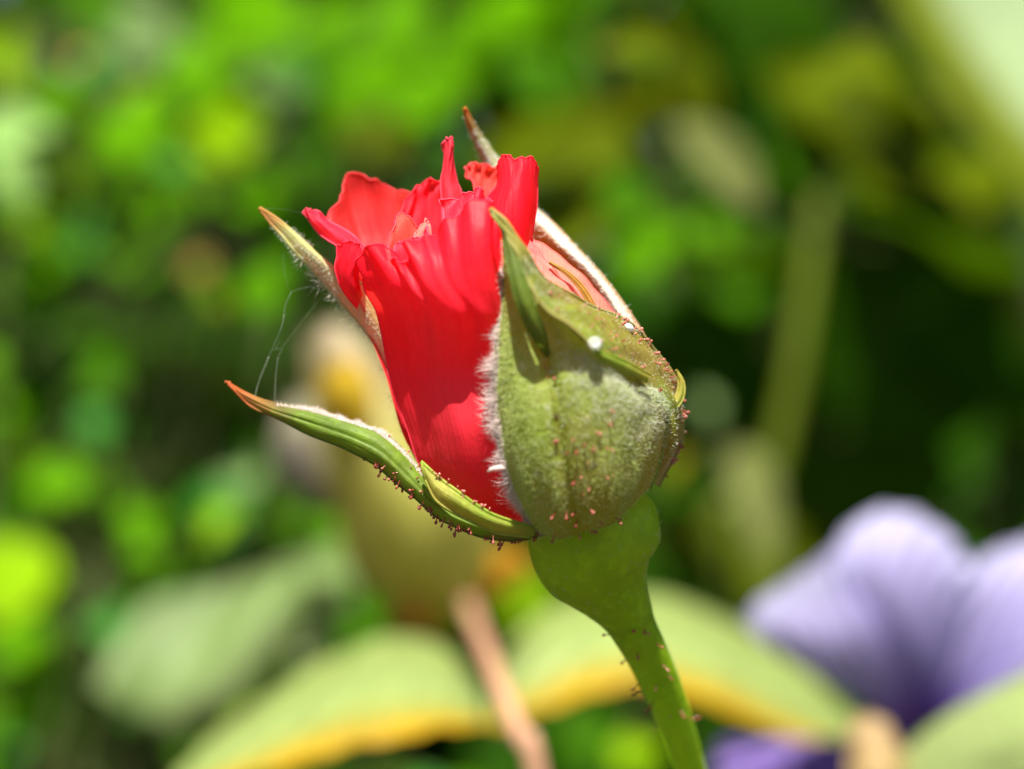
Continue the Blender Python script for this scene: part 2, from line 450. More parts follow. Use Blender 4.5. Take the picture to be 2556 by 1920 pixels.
# big front petal
front_top = [(903, 700, -150), (912, 645, -190), (937, 607, -235), (968, 620, -262), (993, 655, -285), (1014, 645, -290), (1040, 606, -300), (1072, 577, -325), (1138, 537, -330), (1178, 497, -350), (1216, 533, -318), (1252, 585, -318)]
r1 = [(913, 722, -145), (930, 690, -205), (955, 660, -262), (985, 668, -285), (1008, 690, -315), (1030, 680, -318), (1058, 655, -345), (1090, 632, -378), (1142, 605, -372), (1182, 580, -398), (1222, 600, -368), (1258, 640, -336)]
r2 = [(924, 742, -130), (946, 728, -195), (974, 716, -258), (1003, 718, -292), (1025, 726, -325), (1048, 724, -340), (1078, 712, -368), (1110, 702, -398), (1155, 692, -398), (1195, 685, -412), (1232, 690, -380), (1272, 704, -328)]
def row(y0, x0, x1, d0, dm, d1, slope=0, n=12):
    out = []
    for k in range(n):
        t = k / (n - 1)
        d = d0 + (dm - d0) * math.sin(min(1, t * 1.35) * math.pi / 2) + (d1 - dm) * max(0, t - .74) / .26
        out.append((x0 + (x1 - x0) * t, y0 + slope * math.sin(t * math.pi), d))
    return out
front = sheet('petal', [front_top, r1, r2,
    row(776, 938, 1286, -112, -392, -330), row(835, 950, 1300, -95, -335, -300), row(905, 964, 1308, -80, -276, -272, 6), row(985, 985, 1315, -75, -274, -280, 10), row(1075, 1018, 1322, -68, -284, -285, 14),
    row(1165, 1050, 1330, -60, -248, -250, 18), row(1260, 1115, 1350, -30, -170, -180, 14), row(1300, 1170, 1380, 0, -90, -110, 6)],
    M_PET, rose, 96, 110, rag=3.2, ruffle=16, mod=lambda u, v: np.exp(-v * 4.2) * (26 * np.sin(2 * math.pi * (2.6 * u + .35 * v)) * np.sin(math.pi * u) + 16 * np.sin(2 * math.pi * (5.7 * u - .6 * v + .2)) * np.sin(math.pi * u) + 9 * np.sin(2 * math.pi * (11.3 * u + .4)) * np.exp(-v * 6)) + 4 * np.sin(2 * math.pi * (1.4 * u + 1.1 * v)) * np.sin(math.pi * u), freq=(2.2, 1.2), rim=2.2, rim_sides='tu', seed=5)
# curled left flap of the front petal
sheet('petal', [
    [(846, 612, -100), (868, 604, -150), (888, 606, -180), (905, 618, -185)],
    [(836, 654, -110), (860, 648, -165), (884, 650, -190), (900, 652, -180)],
    [(844, 702, -110), (862, 694, -165), (880, 690, -180), (893, 688, -160)],
    [(866, 740, -100), (878, 732, -150), (890, 726, -160), (898, 720, -130)],
    [(892, 770, -70), (897, 758, -95), (901, 748, -95), (904, 738, -80)]], M_PET, rose, 24, 36, rag=2.6, ruffle=5, rim=2.4, rim_sides='tuv', seed=8)
# tall back left petal, lit from inside
sheet('petal', [
    [(812, 552, 60), (845, 495, 110), (884, 434, 150), (925, 446, 175), (970, 466, 185), (1030, 486, 170)],
    [(818, 570, 50), (858, 535, 120), (895, 500, 165), (935, 505, 190), (980, 515, 190), (1030, 530, 170)],
    [(835, 605, 20), (875, 590, 100), (910, 580, 150), (948, 580, 175), (985, 585, 170), (1030, 590, 150)],
    [(860, 660, -20), (895, 660, 60), (928, 660, 110), (960, 660, 130), (995, 660, 130), (1035, 660, 110)],
    [(910, 780, -10), (945, 780, 60), (975, 780, 90), (1010, 780, 100), (1040, 780, 90), (1080, 780, 70)]], M_PEACH, rose, 60, 60,
    rag=2.6, ruffle=10.5, mod=lambda u, v: (-20 * g_(u, .34, .06) + 14 * g_(u, .6, .1)) * np.exp(-v * 1.5), freq=(1.6, 1), rim=2.0, rim_sides='tuv', seed=21, out=False)
# its curled pointed lip
sheet('petal', [
    [(757, 527, 10), (768, 524, 0), (779, 529, 5)],
    [(770, 552, 0), (784, 545, -25), (797, 531, 0)],
    [(792, 578, -10), (808, 562, -45), (818, 549, 20)],
    [(816, 598, -40), (838, 582, -75), (850, 568, 10)],
    [(846, 618, -80), (870, 604, -115), (886, 592, -20)],
    [(870, 650, -70), (898, 635, -100), (916, 625, -20)]], M_PINK, rose, 20, 40, rag=2.6, ruffle=7.5, rim=2.7, rim_sides='tuv', seed=31)
# dark middle petal
sheet('petal', [
    [(985, 548, 10), (1004, 522, 20), (1036, 470, 40), (1062, 453, 50), (1082, 448, 50), (1110, 458, 40), (1150, 500, 20)],
    [(985, 580, -10), (1008, 560, 15), (1040, 520, 45), (1066, 505, 55), (1088, 500, 55), (1115, 510, 40), (1150, 540, 15)],
    [(990, 640, -40), (1015, 630, 0), (1045, 610, 30), (1070, 600, 40), (1095, 600, 40), (1120, 605, 20), (1155, 620, 0)],
    [(1010, 740, -40), (1035, 735, 0), (1060, 725, 20), (1085, 720, 30), (1110, 720, 30), (1140, 725, 10), (1170, 730, -10)]],
    M_PET, rose, 50, 44, rag=2.6, ruffle=12.0, rim=2.0, rim_sides='tuv', seed=41, out=False)
# thin spike petal
sheet('petal', [
    [(1108, 362, -30), (1114, 350, -45), (1121, 347, -45), (1129, 356, -25)],
    [(1108, 384, -25), (1115, 378, -50), (1123, 376, -50), (1131, 384, -20)],
    [(1106, 420, -20), (1114, 418, -55), (1124, 416, -50), (1134, 420, -10)],
    [(1101, 452, -20), (1112, 454, -60), (1127, 454, -50), (1141, 454, 0)],
    [(1102, 504, -30), (1118, 500, -70), (1136, 492, -60), (1152, 482, 0)],
    [(1108, 600, -60), (1126, 590, -90), (1146, 580, -80), (1166, 570, -20)]], M_PINK, rose, 24, 50, rag=2.6, ruffle=7.5, rim=2.2, rim_sides='tuv', seed=51)
# rear right coral petal
sheet('petal', [
    [(1160, 424, 70), (1170, 412, 85), (1186, 408, 95), (1208, 412, 100), (1232, 416, 100), (1262, 420, 90)],
    [(1166, 440, 60), (1180, 436, 85), (1196, 434, 100), (1216, 436, 105), (1236, 438, 105), (1262, 440, 90)],
    [(1184, 466, 40), (1196, 466, 70), (1210, 466, 90), (1226, 466, 95), (1244, 466, 90), (1266, 466, 75)],
    [(1190, 520, 0), (1204, 520, 30), (1218, 520, 50), (1234, 520, 55), (1250, 520, 50), (1270, 520, 30)],
    [(1200, 640, -30), (1214, 640, 0), (1228, 640, 10), (1244, 640, 15), (1260, 640, 10), (1280, 640, 0)]], M_PEACH, rose, 40, 44, rag=2.6, ruffle=9.0, rim=2.3, rim_sides='tuv', seed=61, out=False)
# tall right front petal
sheet('petal', [
    [(1244, 446, -60), (1254, 408, -100), (1270, 388, -130), (1283, 394, -145), (1300, 391, -140), (1328, 397, -110), (1341, 430, -60)],
    [(1242, 470, -80), (1255, 448, -130), (1271, 436, -165), (1286, 436, -175), (1304, 436, -170), (1326, 440, -130), (1341, 462, -60)],
    [(1215, 500, -130), (1240, 500, -175), (1262, 498, -200), (1283, 498, -205), (1304, 498, -195), (1324, 500, -150), (1339, 512, -70)],
    [(1205, 560, -170), (1235, 560, -205), (1260, 560, -220), (1282, 560, -220), (1302, 562, -205), (1320, 566, -160), (1331, 575, -90)],
    [(1200, 640, -170), (1235, 640, -200), (1262, 640, -210), (1284, 640, -210), (1304, 642, -200), (1318, 644, -160), (1326, 648, -100)],
    [(1215, 760, -150), (1250, 760, -180), (1280, 760, -190), (1300, 760, -190), (1325, 760, -180), (1350, 760, -150), (1370, 760, -110)]],
    M_PET, rose, 56, 60, rag=2.6, ruffle=7.5, freq=(1.5, 1), rim=2.0, rim_sides='tuv', seed=71)
# folded petals in the mouth of the bud
sheet('petal', [
    [(968, 610, -150), (982, 570, -120), (1000, 532, -90), (1022, 548, -80), (1050, 570, -90)],
    [(972, 630, -160), (990, 600, -130), (1008, 575, -105), (1028, 585, -95), (1052, 598, -100)],
    [(985, 700, -170), (1005, 690, -140), (1022, 680, -120), (1040, 680, -110), (1060, 690, -115)]], M_PEACH, rose, 30, 30, rag=2.6, ruffle=4.5, freq=(1, .6), rim=2.0, rim_sides='tuv', seed=81, out=False)
sheet('petal', [
    [(1032, 592, -190), (1046, 572, -180), (1062, 552, -170), (1070, 556, -165)],
    [(1026, 606, -200), (1044, 590, -195), (1062, 572, -185), (1074, 572, -175)],
    [(1030, 660, -210), (1048, 650, -205), (1066, 640, -195), (1080, 635, -185)]], M_SALMON, rose, 20, 24, rag=2.6, ruffle=2.2, freq=(1, .6), rim=2.7, rim_sides='tuv', seed=91)
sheet('petal', [
    [(985, 618, -200), (1002, 600, -190), (1022, 606, -190), (1042, 592, -200), (1066, 566, -210)],
    [(985, 640, -215), (1005, 624, -210), (1025, 626, -210), (1046, 612, -220), (1070, 590, -230)],
    [(995, 720, -210), (1015, 715, -210), (1035, 712, -210), (1055, 705, -220), (1080, 695, -230)]], M_PINK, rose, 34, 26, rag=2.6, ruffle=6.0, freq=(1.2, .6), rim=2.2, rim_sides='tuv', seed=95)
sheet('petal', [
    [(1104, 506, -110), (1134, 494, -130), (1165, 485, -150), (1182, 474, -160), (1200, 480, -165), (1222, 500, -160), (1246, 520, -150)],
    [(1106, 530, -130), (1136, 520, -155), (1166, 512, -175), (1186, 505, -190), (1204, 510, -195), (1226, 525, -190), (1248, 545, -175)],
    [(1110, 590, -180), (1140, 585, -200), (1170, 580, -215), (1190, 576, -225), (1210, 580, -230), (1230, 590, -225), (1250, 600, -210)],
    [(1120, 720, -200), (1150, 720, -215), (1180, 720, -225), (1200, 720, -230), (1220, 720, -235), (1240, 720, -230), (1260, 720, -220)]],
    M_PINK, rose, 50, 44, rag=2.6, ruffle=12.0, freq=(2.5, 1), rim=2.0, rim_sides='tuv', seed=101)
# salmon petals under the right hand sepals
sheet('petal', [
    [(1310, 590, -80), (1345, 604, -95), (1400, 641, -100), (1470, 705, -90), (1535, 780, -50), (1580, 850, -10)],
    [(1310, 650, -130), (1345, 662, -150), (1400, 700, -160), (1470, 755, -150), (1530, 815, -110), (1580, 875, -60)],
    [(1310, 740, -190), (1350, 760, -220), (1410, 800, -240), (1480, 840, -230), (1540, 880, -180), (1590, 920, -110)],
    [(1330, 860, -200), (1380, 880, -240), (1440, 910, -260), (1510, 940, -250), (1570, 960, -190), (1610, 980, -120)]],
    M_SALMON, rose, 50, 44, ruffle=4, rim=1.8, rim_sides='tv', seed=111)
sheet('petal', [
    [(1300, 590, -130), (1328, 604, -150), (1372, 661, -175), (1420, 708, -190), (1470, 760, -190), (1500, 800, -180)],
    [(1300, 640, -170), (1328, 652, -190), (1368, 700, -215), (1415, 745, -230), (1465, 790, -230), (1500, 830, -215)],
    [(1300, 740, -220), (1330, 750, -240), (1370, 790, -260), (1415, 820, -275), (1465, 850, -275), (1500, 870, -260)]],
    M_SALMON, rose, 40, 36, ruffle=4, rim=1.6, rim_sides='t', seed=121)
# outer petal round the back of the bud
sheet('petal', [
    [(850, 640, 40), (930, 560, 210), (1060, 510, 250), (1200, 530, 240), (1310, 600, 160), (1420, 690, 40)],
    [(890, 760, 40), (980, 720, 240), (1100, 690, 290), (1240, 700, 290), (1370, 760, 200), (1500, 830, 40)],
    [(960, 930, 20), (1050, 920, 250), (1170, 900, 310), (1320, 900, 310), (1450, 930, 220), (1580, 960, 40)],
    [(1045, 1150, 0), (1130, 1140, 190), (1240, 1120, 250), (1370, 1110, 250), (1490, 1110, 180), (1620, 1090, 20)],
    [(1300, 1290, 0), (1350, 1280, 80), (1400, 1270, 110), (1450, 1260, 110), (1510, 1240, 80), (1570, 1210, 0)]],
    M_PET, rose, 50, 50, ruffle=4, rim=1.7, rim_sides='t', seed=131)

# ---- sepals -------------------------------------------------------
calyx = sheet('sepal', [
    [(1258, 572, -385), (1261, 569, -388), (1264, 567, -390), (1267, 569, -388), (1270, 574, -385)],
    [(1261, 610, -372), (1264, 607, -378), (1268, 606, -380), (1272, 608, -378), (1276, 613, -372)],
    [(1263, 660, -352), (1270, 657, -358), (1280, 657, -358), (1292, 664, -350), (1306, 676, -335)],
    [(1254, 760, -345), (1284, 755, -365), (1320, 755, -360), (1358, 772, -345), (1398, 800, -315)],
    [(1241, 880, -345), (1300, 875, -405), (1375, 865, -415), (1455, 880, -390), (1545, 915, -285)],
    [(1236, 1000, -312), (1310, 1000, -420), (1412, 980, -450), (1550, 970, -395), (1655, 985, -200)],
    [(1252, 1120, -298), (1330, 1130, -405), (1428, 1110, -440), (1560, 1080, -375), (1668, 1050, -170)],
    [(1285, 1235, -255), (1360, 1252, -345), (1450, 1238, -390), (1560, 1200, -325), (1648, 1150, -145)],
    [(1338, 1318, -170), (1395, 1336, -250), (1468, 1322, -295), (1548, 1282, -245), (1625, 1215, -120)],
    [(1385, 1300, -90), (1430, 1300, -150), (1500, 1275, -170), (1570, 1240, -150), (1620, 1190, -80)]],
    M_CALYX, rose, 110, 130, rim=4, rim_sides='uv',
    mod=lambda u, v: (-22 * g_(u, .43, .045) * np.clip((.9 - v) * 4, 0, 1) + 10 * g_(u, .43, .015) * (v < .6) + 16 * g_(u, .2, .15) + 20 * g_(u, .66, .13) - 12 * g_(u, .83, .04) * g_(v, .5, .15)
                      + 18 * g_(u, .43, .05) * g_(v, .22, .14) + 2.5 * np.sin(37 * u + 9 * v) * np.sin(29 * v - 7 * u)) * np.clip((1 - v) * 5, 0, 1) * np.clip(v * 5, 0, 1))
calyx.obj['label'] = 'woolly pale green front sepal swelling over the base of the bud'
band = sheet('sepal', [
    [(1228, 523, -440), (1226, 524, -443), (1225, 526, -443), (1226, 529, -440)],
    [(1264, 561, -455), (1262, 566, -465), (1259, 572, -468), (1255, 578, -465)],
    [(1307, 616, -455), (1304, 622, -480), (1300, 628, -490), (1294, 634, -485)],
    [(1338, 668, -430), (1334, 678, -470), (1327, 690, -495), (1318, 701, -500)],
    [(1392, 716, -370), (1381, 732, -440), (1368, 747, -490), (1352, 762, -515)],
    [(1472, 757, -275), (1455, 774, -375), (1434, 791, -455), (1410, 808, -510)],
    [(1566, 802, -150), (1547, 826, -280), (1521, 850, -390), (1488, 873, -470)],
    [(1642, 878, -45), (1622, 893, -160), (1597, 908, -275), (1566, 922, -365)],
    [(1688, 958, 0), (1674, 972, -100), (1655, 984, -180), (1632, 992, -245)],
    [(1702, 1040, 25), (1694, 1042, -70), (1682, 1044, -130), (1664, 1046, -185)],
    [(1690, 1128, 35), (1682, 1126, -60), (1672, 1124, -110), (1655, 1122, -155)],
    [(1640, 1212, 35), (1634, 1210, -40), (1622, 1210, -80), (1605, 1212, -120)]],
    M_BAND, rose, 44, 130, rim=5, rim_sides='tuv', mod=lambda u, v: 5 * np.sin(u * 9 + 17 * v) * np.sin(v * 23))
band.obj['label'] = 'olive right sepal dotted with pink stalked glands'
wool = sheet('sepal', [
    [(1163, 272, 112), (1161, 271, 110), (1160, 272, 110), (1159, 274, 114)],
    [(1178, 302, 130), (1175, 300, 120), (1171, 303, 118), (1168, 308, 130)],
    [(1210, 352, 173), (1203, 350, 155), (1195, 354, 151), (1189, 361, 169)],
    [(1262, 424, 207), (1252, 420, 179), (1236, 424, 171), (1224, 438, 195)],
    [(1328, 512, 192), (1316, 510, 146), (1298, 518, 126), (1286, 540, 170)],
    [(1385, 563, 152), (1370, 560, 92), (1350, 562, 56), (1328, 598, 110)],
    [(1440, 622, 120), (1428, 618, 52), (1402, 613, 4), (1372, 640, 70)],
    [(1505, 692, 110), (1490, 688, 30), (1464, 670, -16), (1425, 680, 55)],
    [(1560, 766, 92), (1542, 758, 10), (1518, 738, -30), (1482, 735, 30)],
    [(1612, 848, 62), (1592, 846, 0), (1572, 832, -34), (1552, 822, 10)],
    [(1655, 938, 44), (1642, 930, 10), (1625, 912, -10), (1605, 900, 10)],
    [(1660, 1080, 60), (1650, 1080, 110), (1620, 1080, 160), (1580, 1080, 190)],
    [(1600, 1225, 20), (1570, 1225, 70), (1540, 1225, 95), (1500, 1230, 110)]],
    M_WOOL, rose, 44, 130, rim=4.5, rim_sides='tuv')
wool.obj['label'] = 'white woolly sepal with a golden inner face rising behind the petals'
left = sheet('sepal', [
    [(648, 522, 18), (649, 521, 16), (650, 520, 16), (651, 520, 17)],
    [(676, 558, 22), (681, 553, 16), (687, 549, 14), (693, 547, 18)],
    [(706, 590, 22), (714, 583, 14), (723, 576, 10), (732, 580, 17)],
    [(738, 630, 23), (748, 619, 11), (758, 610, 5), (768, 613, 14)],
    [(775, 668, 28), (787, 656, 9), (797, 646, 0), (808, 650, 11)],
    [(812, 712, 36), (826, 700, 12), (840, 688, 0), (866, 690, 8)],
    [(850, 755, 32), (866, 744, 4), (882, 732, -12), (925, 720, -20)],
    [(893, 806, 40), (908, 798, 12), (926, 788, -8), (960, 775, -20)],
    [(954, 892, 50), (968, 885, 18), (985, 878, -2), (1010, 868, -10)],
    [(988, 1000, 56), (1000, 996, 26), (1018, 990, 8), (1040, 980, 0)],
    [(1042, 1150, 68), (1056, 1145, 36), (1075, 1135, 22), (1095, 1128, 20)],
    [(1160, 1285, 60), (1170, 1275, 40), (1185, 1265, 28), (1200, 1258, 20)],
    [(1340, 1300, 30), (1345, 1295, 22), (1350, 1290, 14), (1360, 1285, 10)]],
    M_LEFT, rose, 36, 130, rim=4, rim_sides='tuv')
left.obj['label'] = 'slim hairy sepal with a red tip spreading away from the petals'
lowr = [
    (564, 954, 575, 964, 0), (608, 979, 622, 1010, -5), (671, 1007, 684, 1041, -25), (746, 1022, 753, 1076, -55), (815, 1040, 815, 1102, -88),
    (884, 1062, 870, 1122, -115), (952, 1088, 935, 1160, -135), (1004, 1134, 987, 1204, -150), (1045, 1182, 1038, 1246, -165), (1085, 1228, 1092, 1290, -178),
    (1150, 1268, 1158, 1324, -188), (1235, 1298, 1228, 1345, -195), (1330, 1316, 1300, 1349, -190), (1400, 1300, 1400, 1320, -100)]
rows = []
for k, (x0, y0, x1, y1, d) in enumerate(lowr):
    wd = math.sin(min(1, k / 6) * math.pi / 2)
    dx, dy = x1 - x0, y1 - y0
    rows.append([(x0 + 10 * wd, y0 - 3 * wd + 10 * (k > 7), d + 55 * wd), (x0 + 2 * wd, y0 - 2 * wd, d + 22 * wd), (x0 + dx * .2, y0 + dy * .22, d + 2 * wd),
                 (x0 + dx * .55, y0 + dy * .55, d - 8 * wd), (x0 + dx * .85, y0 + dy * .85, d + 4 * wd), (x1, y1, d + 24 * wd)])
lower = sheet('sepal', rows, M_LOW, rose, 44, 120, rim=3.6, rim_sides='tuv', mod=lambda u, v: 2 * np.sin(v * 31 + 2) * np.sin(u * 9 + v * 13) - 5 * g_(u, .55, .05), nrm_ref=B([1000, 900, 0]))
lower.obj['label'] = 'lowest sepal curling outwards, green below with an orange tip'
flap = sheet('side_lobe', [
    [(1052, 1152, -203), (1056, 1172, -218), (1062, 1198, -213)],
    [(1096, 1192, -233), (1090, 1218, -248), (1088, 1248, -233)],
    [(1142, 1226, -253), (1136, 1250, -268), (1130, 1278, -243)],
    [(1194, 1263, -263), (1190, 1284, -273), (1184, 1306, -243)],
    [(1246, 1290, -258), (1244, 1308, -263), (1240, 1330, -233)],
    [(1340, 1318, -218), (1336, 1328, -218), (1330, 1342, -203)]], M_LOBE, lower.obj, 18, 60, rim=4, rim_sides='tuv')
# narrow side lobes of the olive sepal
def strip(name, line, width, mat, parent, dz=12):
    a = crom(np.array(line, float), 14); t = np.gradient(a[:, :2], axis=0); t /= np.linalg.norm(t, axis=1)[:, None]
    nn = np.stack([-t[:, 1], t[:, 0]], -1); wv = np.array(crom(np.array(width, float)[:, None], 14))
    rows = []
    for k in range(14):
        rows.append([(a[k, 0] - nn[k, 0] * wv[k, 0], a[k, 1] - nn[k, 1] * wv[k, 0], a[k, 2] + dz), (a[k, 0], a[k, 1], a[k, 2]), (a[k, 0] + nn[k, 0] * wv[k, 0], a[k, 1] + nn[k, 1] * wv[k, 0], a[k, 2] + dz)])
    return sheet(name, rows, mat, parent, 12, 40, rim=2.5, rim_sides='tuv')
strip('side_lobe', [(1481, 864, -490), (1500, 885, -480), (1530, 902, -450), (1565, 918, -405), (1620, 945, -325)], [1, 8, 13, 14, 10], M_LOBE, band.obj)
strip('side_lobe', [(1688, 925, -60), (1700, 955, -70), (1698, 985, -80), (1684, 1010, -95), (1666, 1022, -130)], [2, 7, 10, 10, 6], M_LOBE, band.obj)
strip('side_lobe', [(1372, 656, -200), (1412, 680, -215), (1446, 712, -225), (1468, 744, -232), (1484, 772, -240)], [1.5, 4, 6, 7, 5], M_GOLD, wool.obj, 5)
# ridge of the front sepal's twisted tip
tip1 = strip('tip_lobe', [(1256, 572, -465), (1274, 623, -490), (1290, 685, -535), (1313, 761, -545), (1346, 838, -505), (1368, 890, -425)], [5, 12, 18, 21, 17, 3], M_TIP, calyx.obj, 20)

# ---- fuzz ---------------------------------------------------------
fuzz(calyx, 16000, M_HAIRG, lambda u, v: np.clip((.93 - v) * 7, 0.02, 1) * np.clip((v - .2) * 4, .15, 1) * (1 - .85 * g_(u, .43, .06)) * (1 - .6 * g_(u, .52, .1) * g_(v, .75, .08)), 4, 11, an=.6, au=0, av=.3, jit=.6, rad=.42)
fuzz(calyx, 3000, M_HAIRP, None, 16, 46, an=.35, au=-1, av=.1, jit=.35, rad=.7, urange=(0, .02), vrange=(.2, .93), name='edge_fuzz')
fuzz(calyx, 2400, M_HAIRP, None, 8, 26, an=.6, au=-.7, av=.1, jit=.4, rad=.6, urange=(0, .05), vrange=(.1, .9), name='edge_fuzz')
fuzz(calyx, 8500, M_HAIR, lambda u, v: np.maximum(g_(u, .93, .2) * g_(v, .56, .1), .75 * g_(u, .7, .14) * g_(v, .52, .09)), 6, 16, an=.7, au=.5, av=-.2, jit=.5, rad=.5, urange=(.4, 1), vrange=(.3, .8), name='edge_fuzz')  # denser pale hair added here to stand in for the sepal's highlight
fuzz(wool, 9000, M_HAIRW, lambda u, v: np.clip(1.2 - abs(u - .38) * 2.2, .12 + .8 * (v < .42), 1) * np.clip((v - .1) * 5, 0, 1), 6, 18, an=.6, au=lambda u, v: np.where(u < .5, -.5, .5), av=-.3, jit=.55, rad=.8, vrange=(.12, .85))
fuzz(wool, 5000, M_HAIRW, lambda u, v: g_(u, .36, .16), 8, 22, an=.7, av=-.2, jit=.6, rad=.7, vrange=(.34, .86))
fuzz(wool, 500, M_HAIRW, None, 12, 30, an=.3, au=-1, av=-.2, jit=.5, rad=.7, urange=(.2, .35), vrange=(.2, .8), name='edge_fuzz')
fuzz(wool, 140, M_HAIRW, None, 8, 20, an=.2, au=-1, jit=.5, rad=.6, urange=(0, .05), vrange=(.05, .3), name='edge_fuzz')
fuzz(wool, 140, M_HAIRW, None, 8, 20, an=.2, au=1, jit=.5, rad=.6, urange=(.95, 1), vrange=(.05, .3), name='edge_fuzz')
fuzz(left, 650, M_HAIR, None, 10, 30, an=.2, au=-1, av=-.1, jit=.4, rad=.65, urange=(0, .05), vrange=(.1, .8), curl=.7, name='edge_fuzz')
fuzz(left, 3000, M_HAIR, lambda u, v: np.clip((v - .2) * 5, 0, 1), 4, 11, an=.8, av=.3, jit=.6, rad=.55, urange=(0, .7), vrange=(.2, .8))
fuzz(left, 220, M_HAIR, None, 8, 18, an=.3, au=1, jit=.5, rad=.6, urange=(.8, 1), vrange=(.1, .42), name='edge_fuzz')
fuzz(lower, 1900, M_HAIRP, lambda u, v: np.clip((v - .16) * 9, 0, 1) * np.clip((.66 - v) * 6, 0, 1), 6, 15, an=.2, au=-.5, av=0, jit=.5, rad=.55, urange=(.08, .24), vrange=(.16, .66), name='edge_fuzz', up=.8)
fuzz(band, 900, M_HAIR, None, 4, 10, an=1, jit=.6, rad=.5, vrange=(.2, .95))
fuzz(band, 160, M_HAIR, None, 8, 18, an=.3, au=-1, jit=.5, rad=.6, urange=(0, .04), vrange=(.3, .95), name='edge_fuzz')
fuzz(recept, 260, M_HAIR, None, 8, 18, an=.4, av=-.8, jit=.35, rad=.5, vrange=(.1, .8))

# ---- stalked glands ----------------------------------------------
def gland_mesh(mat, name):
    prof = [(0, .9), (.25, .55), (.62, .42), (.72, .75), (.8, 1.15), (.9, 1.3), (1.02, 1.1), (1.1, .6), (1.13, .05)]
    s = 8; v = []; f = []
    for z, r in prof:
        for j in range(s): v.append((r * .2 * math.cos(2 * math.pi * j / s), r * .2 * math.sin(2 * math.pi * j / s), z))
    for i in range(len(prof) - 1):
        for j in range(s): f.append((i * s + j, i * s + (j + 1) % s, (i + 1) * s + (j + 1) % s, (i + 1) * s + j))
    me = bpy.data.meshes.new(name); me.from_pydata(v, [], f); me.materials.append(mat)
    me.polygons.foreach_set('use_smooth', [True] * len(f)); me.update()
    return me
GM = [gland_mesh(M_GLAND, 'gland_dark'), gland_mesh(M_GLANDP, 'gland_light')]
def glands(sh, n, ur, vr, lo, hi, an=1, au=0, jit=.3, light=.3, inset=0):
    u = rng.uniform(*ur, n); v = rng.uniform(*vr, n)
    p, nn, tu, tv = sample(sh, u, v)
    d = unit(nn * an + tu * au + rng.normal(size=p.shape) * jit + np.array([0, 0, -.1]))
    for k in range(n):
        L = rng.uniform(lo, hi) * S
        o = bpy.data.objects.new('gland', GM[int(rng.uniform() < light)]); COL.objects.link(o)
        q = Vector(d[k]).to_track_quat('Z', 'Y')
        L *= rng.uniform(.7, 1.35); wdt = rng.uniform(.7, 1.15) * min(L, 15 * S)
        o.matrix_world = Matrix.LocRotScale(Vector(p[k] - d[k] * 1.5 * S), q, Vector((wdt, wdt, L)))
        mw = o.matrix_world.copy(); o.parent = sh.obj; o.matrix_basis = mw
glands(lower, 62, (.75, 1), (.42, .98), 12, 26, an=.5, au=.9, light=.1)
glands(lower, 16, (.35, .75), (.45, .95), 8, 16, light=.45)
glands(lower, 8, (.0, .2), (.35, .7), 8, 14, an=.6, au=-.6, light=.5)
glands(flap, 14, (0, .12), (.1, .8), 8, 14, an=.6, au=-.8, light=.7)
glands(calyx, 22, (.38, .68), (.6, .78), 8, 14, light=.85)
glands(calyx, 12, (.25, .8), (.78, .93), 14, 24, light=.1)
glands(calyx, 6, (.4, .48), (.4, .62), 6, 12, light=.9)
glands(band, 40, (.1, .9), (.32, .72), 7, 14, light=.85)
glands(band, 46, (0, .12), (.52, .97), 10, 22, an=.7, au=-.9, light=.6)
glands(wool, 16, (0, .06), (.68, .82), 7, 13, an=.4, au=-.8, light=.7)
glands(stem, 30, (0, 1), (.03, .55), 12, 22, light=.3)

# ---- small things on the bud --------------------------------------
def bead(name, px, py, d, rx, ry, ang, mat, label, cat, dent=0):
    v = []; f = []; ns, nr = 20, 12
    for i in range(nr + 1):
        th = math.pi * i / nr
        for j in range(ns):
            ph = 2 * math.pi * j / ns
            r = 1 - dent * max(0, math.cos(th)) ** 5
            v.append((r * math.sin(th) * math.cos(ph), r * math.sin(th) * math.sin(ph), r * math.cos(th)))
    for i in range(nr):
        for j in range(ns): f.append((i * ns + j, i * ns + (j + 1) % ns, (i + 1) * ns + (j + 1) % ns, (i + 1) * ns + j))
    c = Vector(B([px, py, d])); k = S
    m = Matrix.Translation(c) @ Matrix.Rotation(ang, 4, 'Y') @ Matrix.Rotation(math.radians(80), 4, 'X') @ Matrix.Diagonal((rx * k, ry * k, rx * k, 1))
    w_ = np.array([m @ Vector(q) for q in v]) - np.array(c)
    o = mesh_obj(name, w_, f, mat); o.location = c
    return tag(o, label, cat)
bead('white_droplet', 1567, 818, -185, 16, 11, .45, M_BEAD, 'small bright white oval droplet where salmon petal meets the olive sepal', 'droplet')
bead('white_droplet', 1485, 858, -498, 17, 16, 0, M_DEW, 'round white ring-like droplet on the tip of a narrow green sepal lobe', 'droplet', .8)
fl_v, fl_f = tube_arrays(crom(B([(1216, 1178, -345), (1228, 1171, -358), (1244, 1168, -366), (1262, 1168, -370)]), 12), np.array([1, 2, 3, 5, 4, 5, 6, 5, 6, 5, 3, 1]) * S, 8)
tag(mesh_obj('pale_fleck', fl_v, fl_f, M_FLECK), 'small whitish fleck stuck to the red petal beside the fuzzy sepal edge', 'fleck')

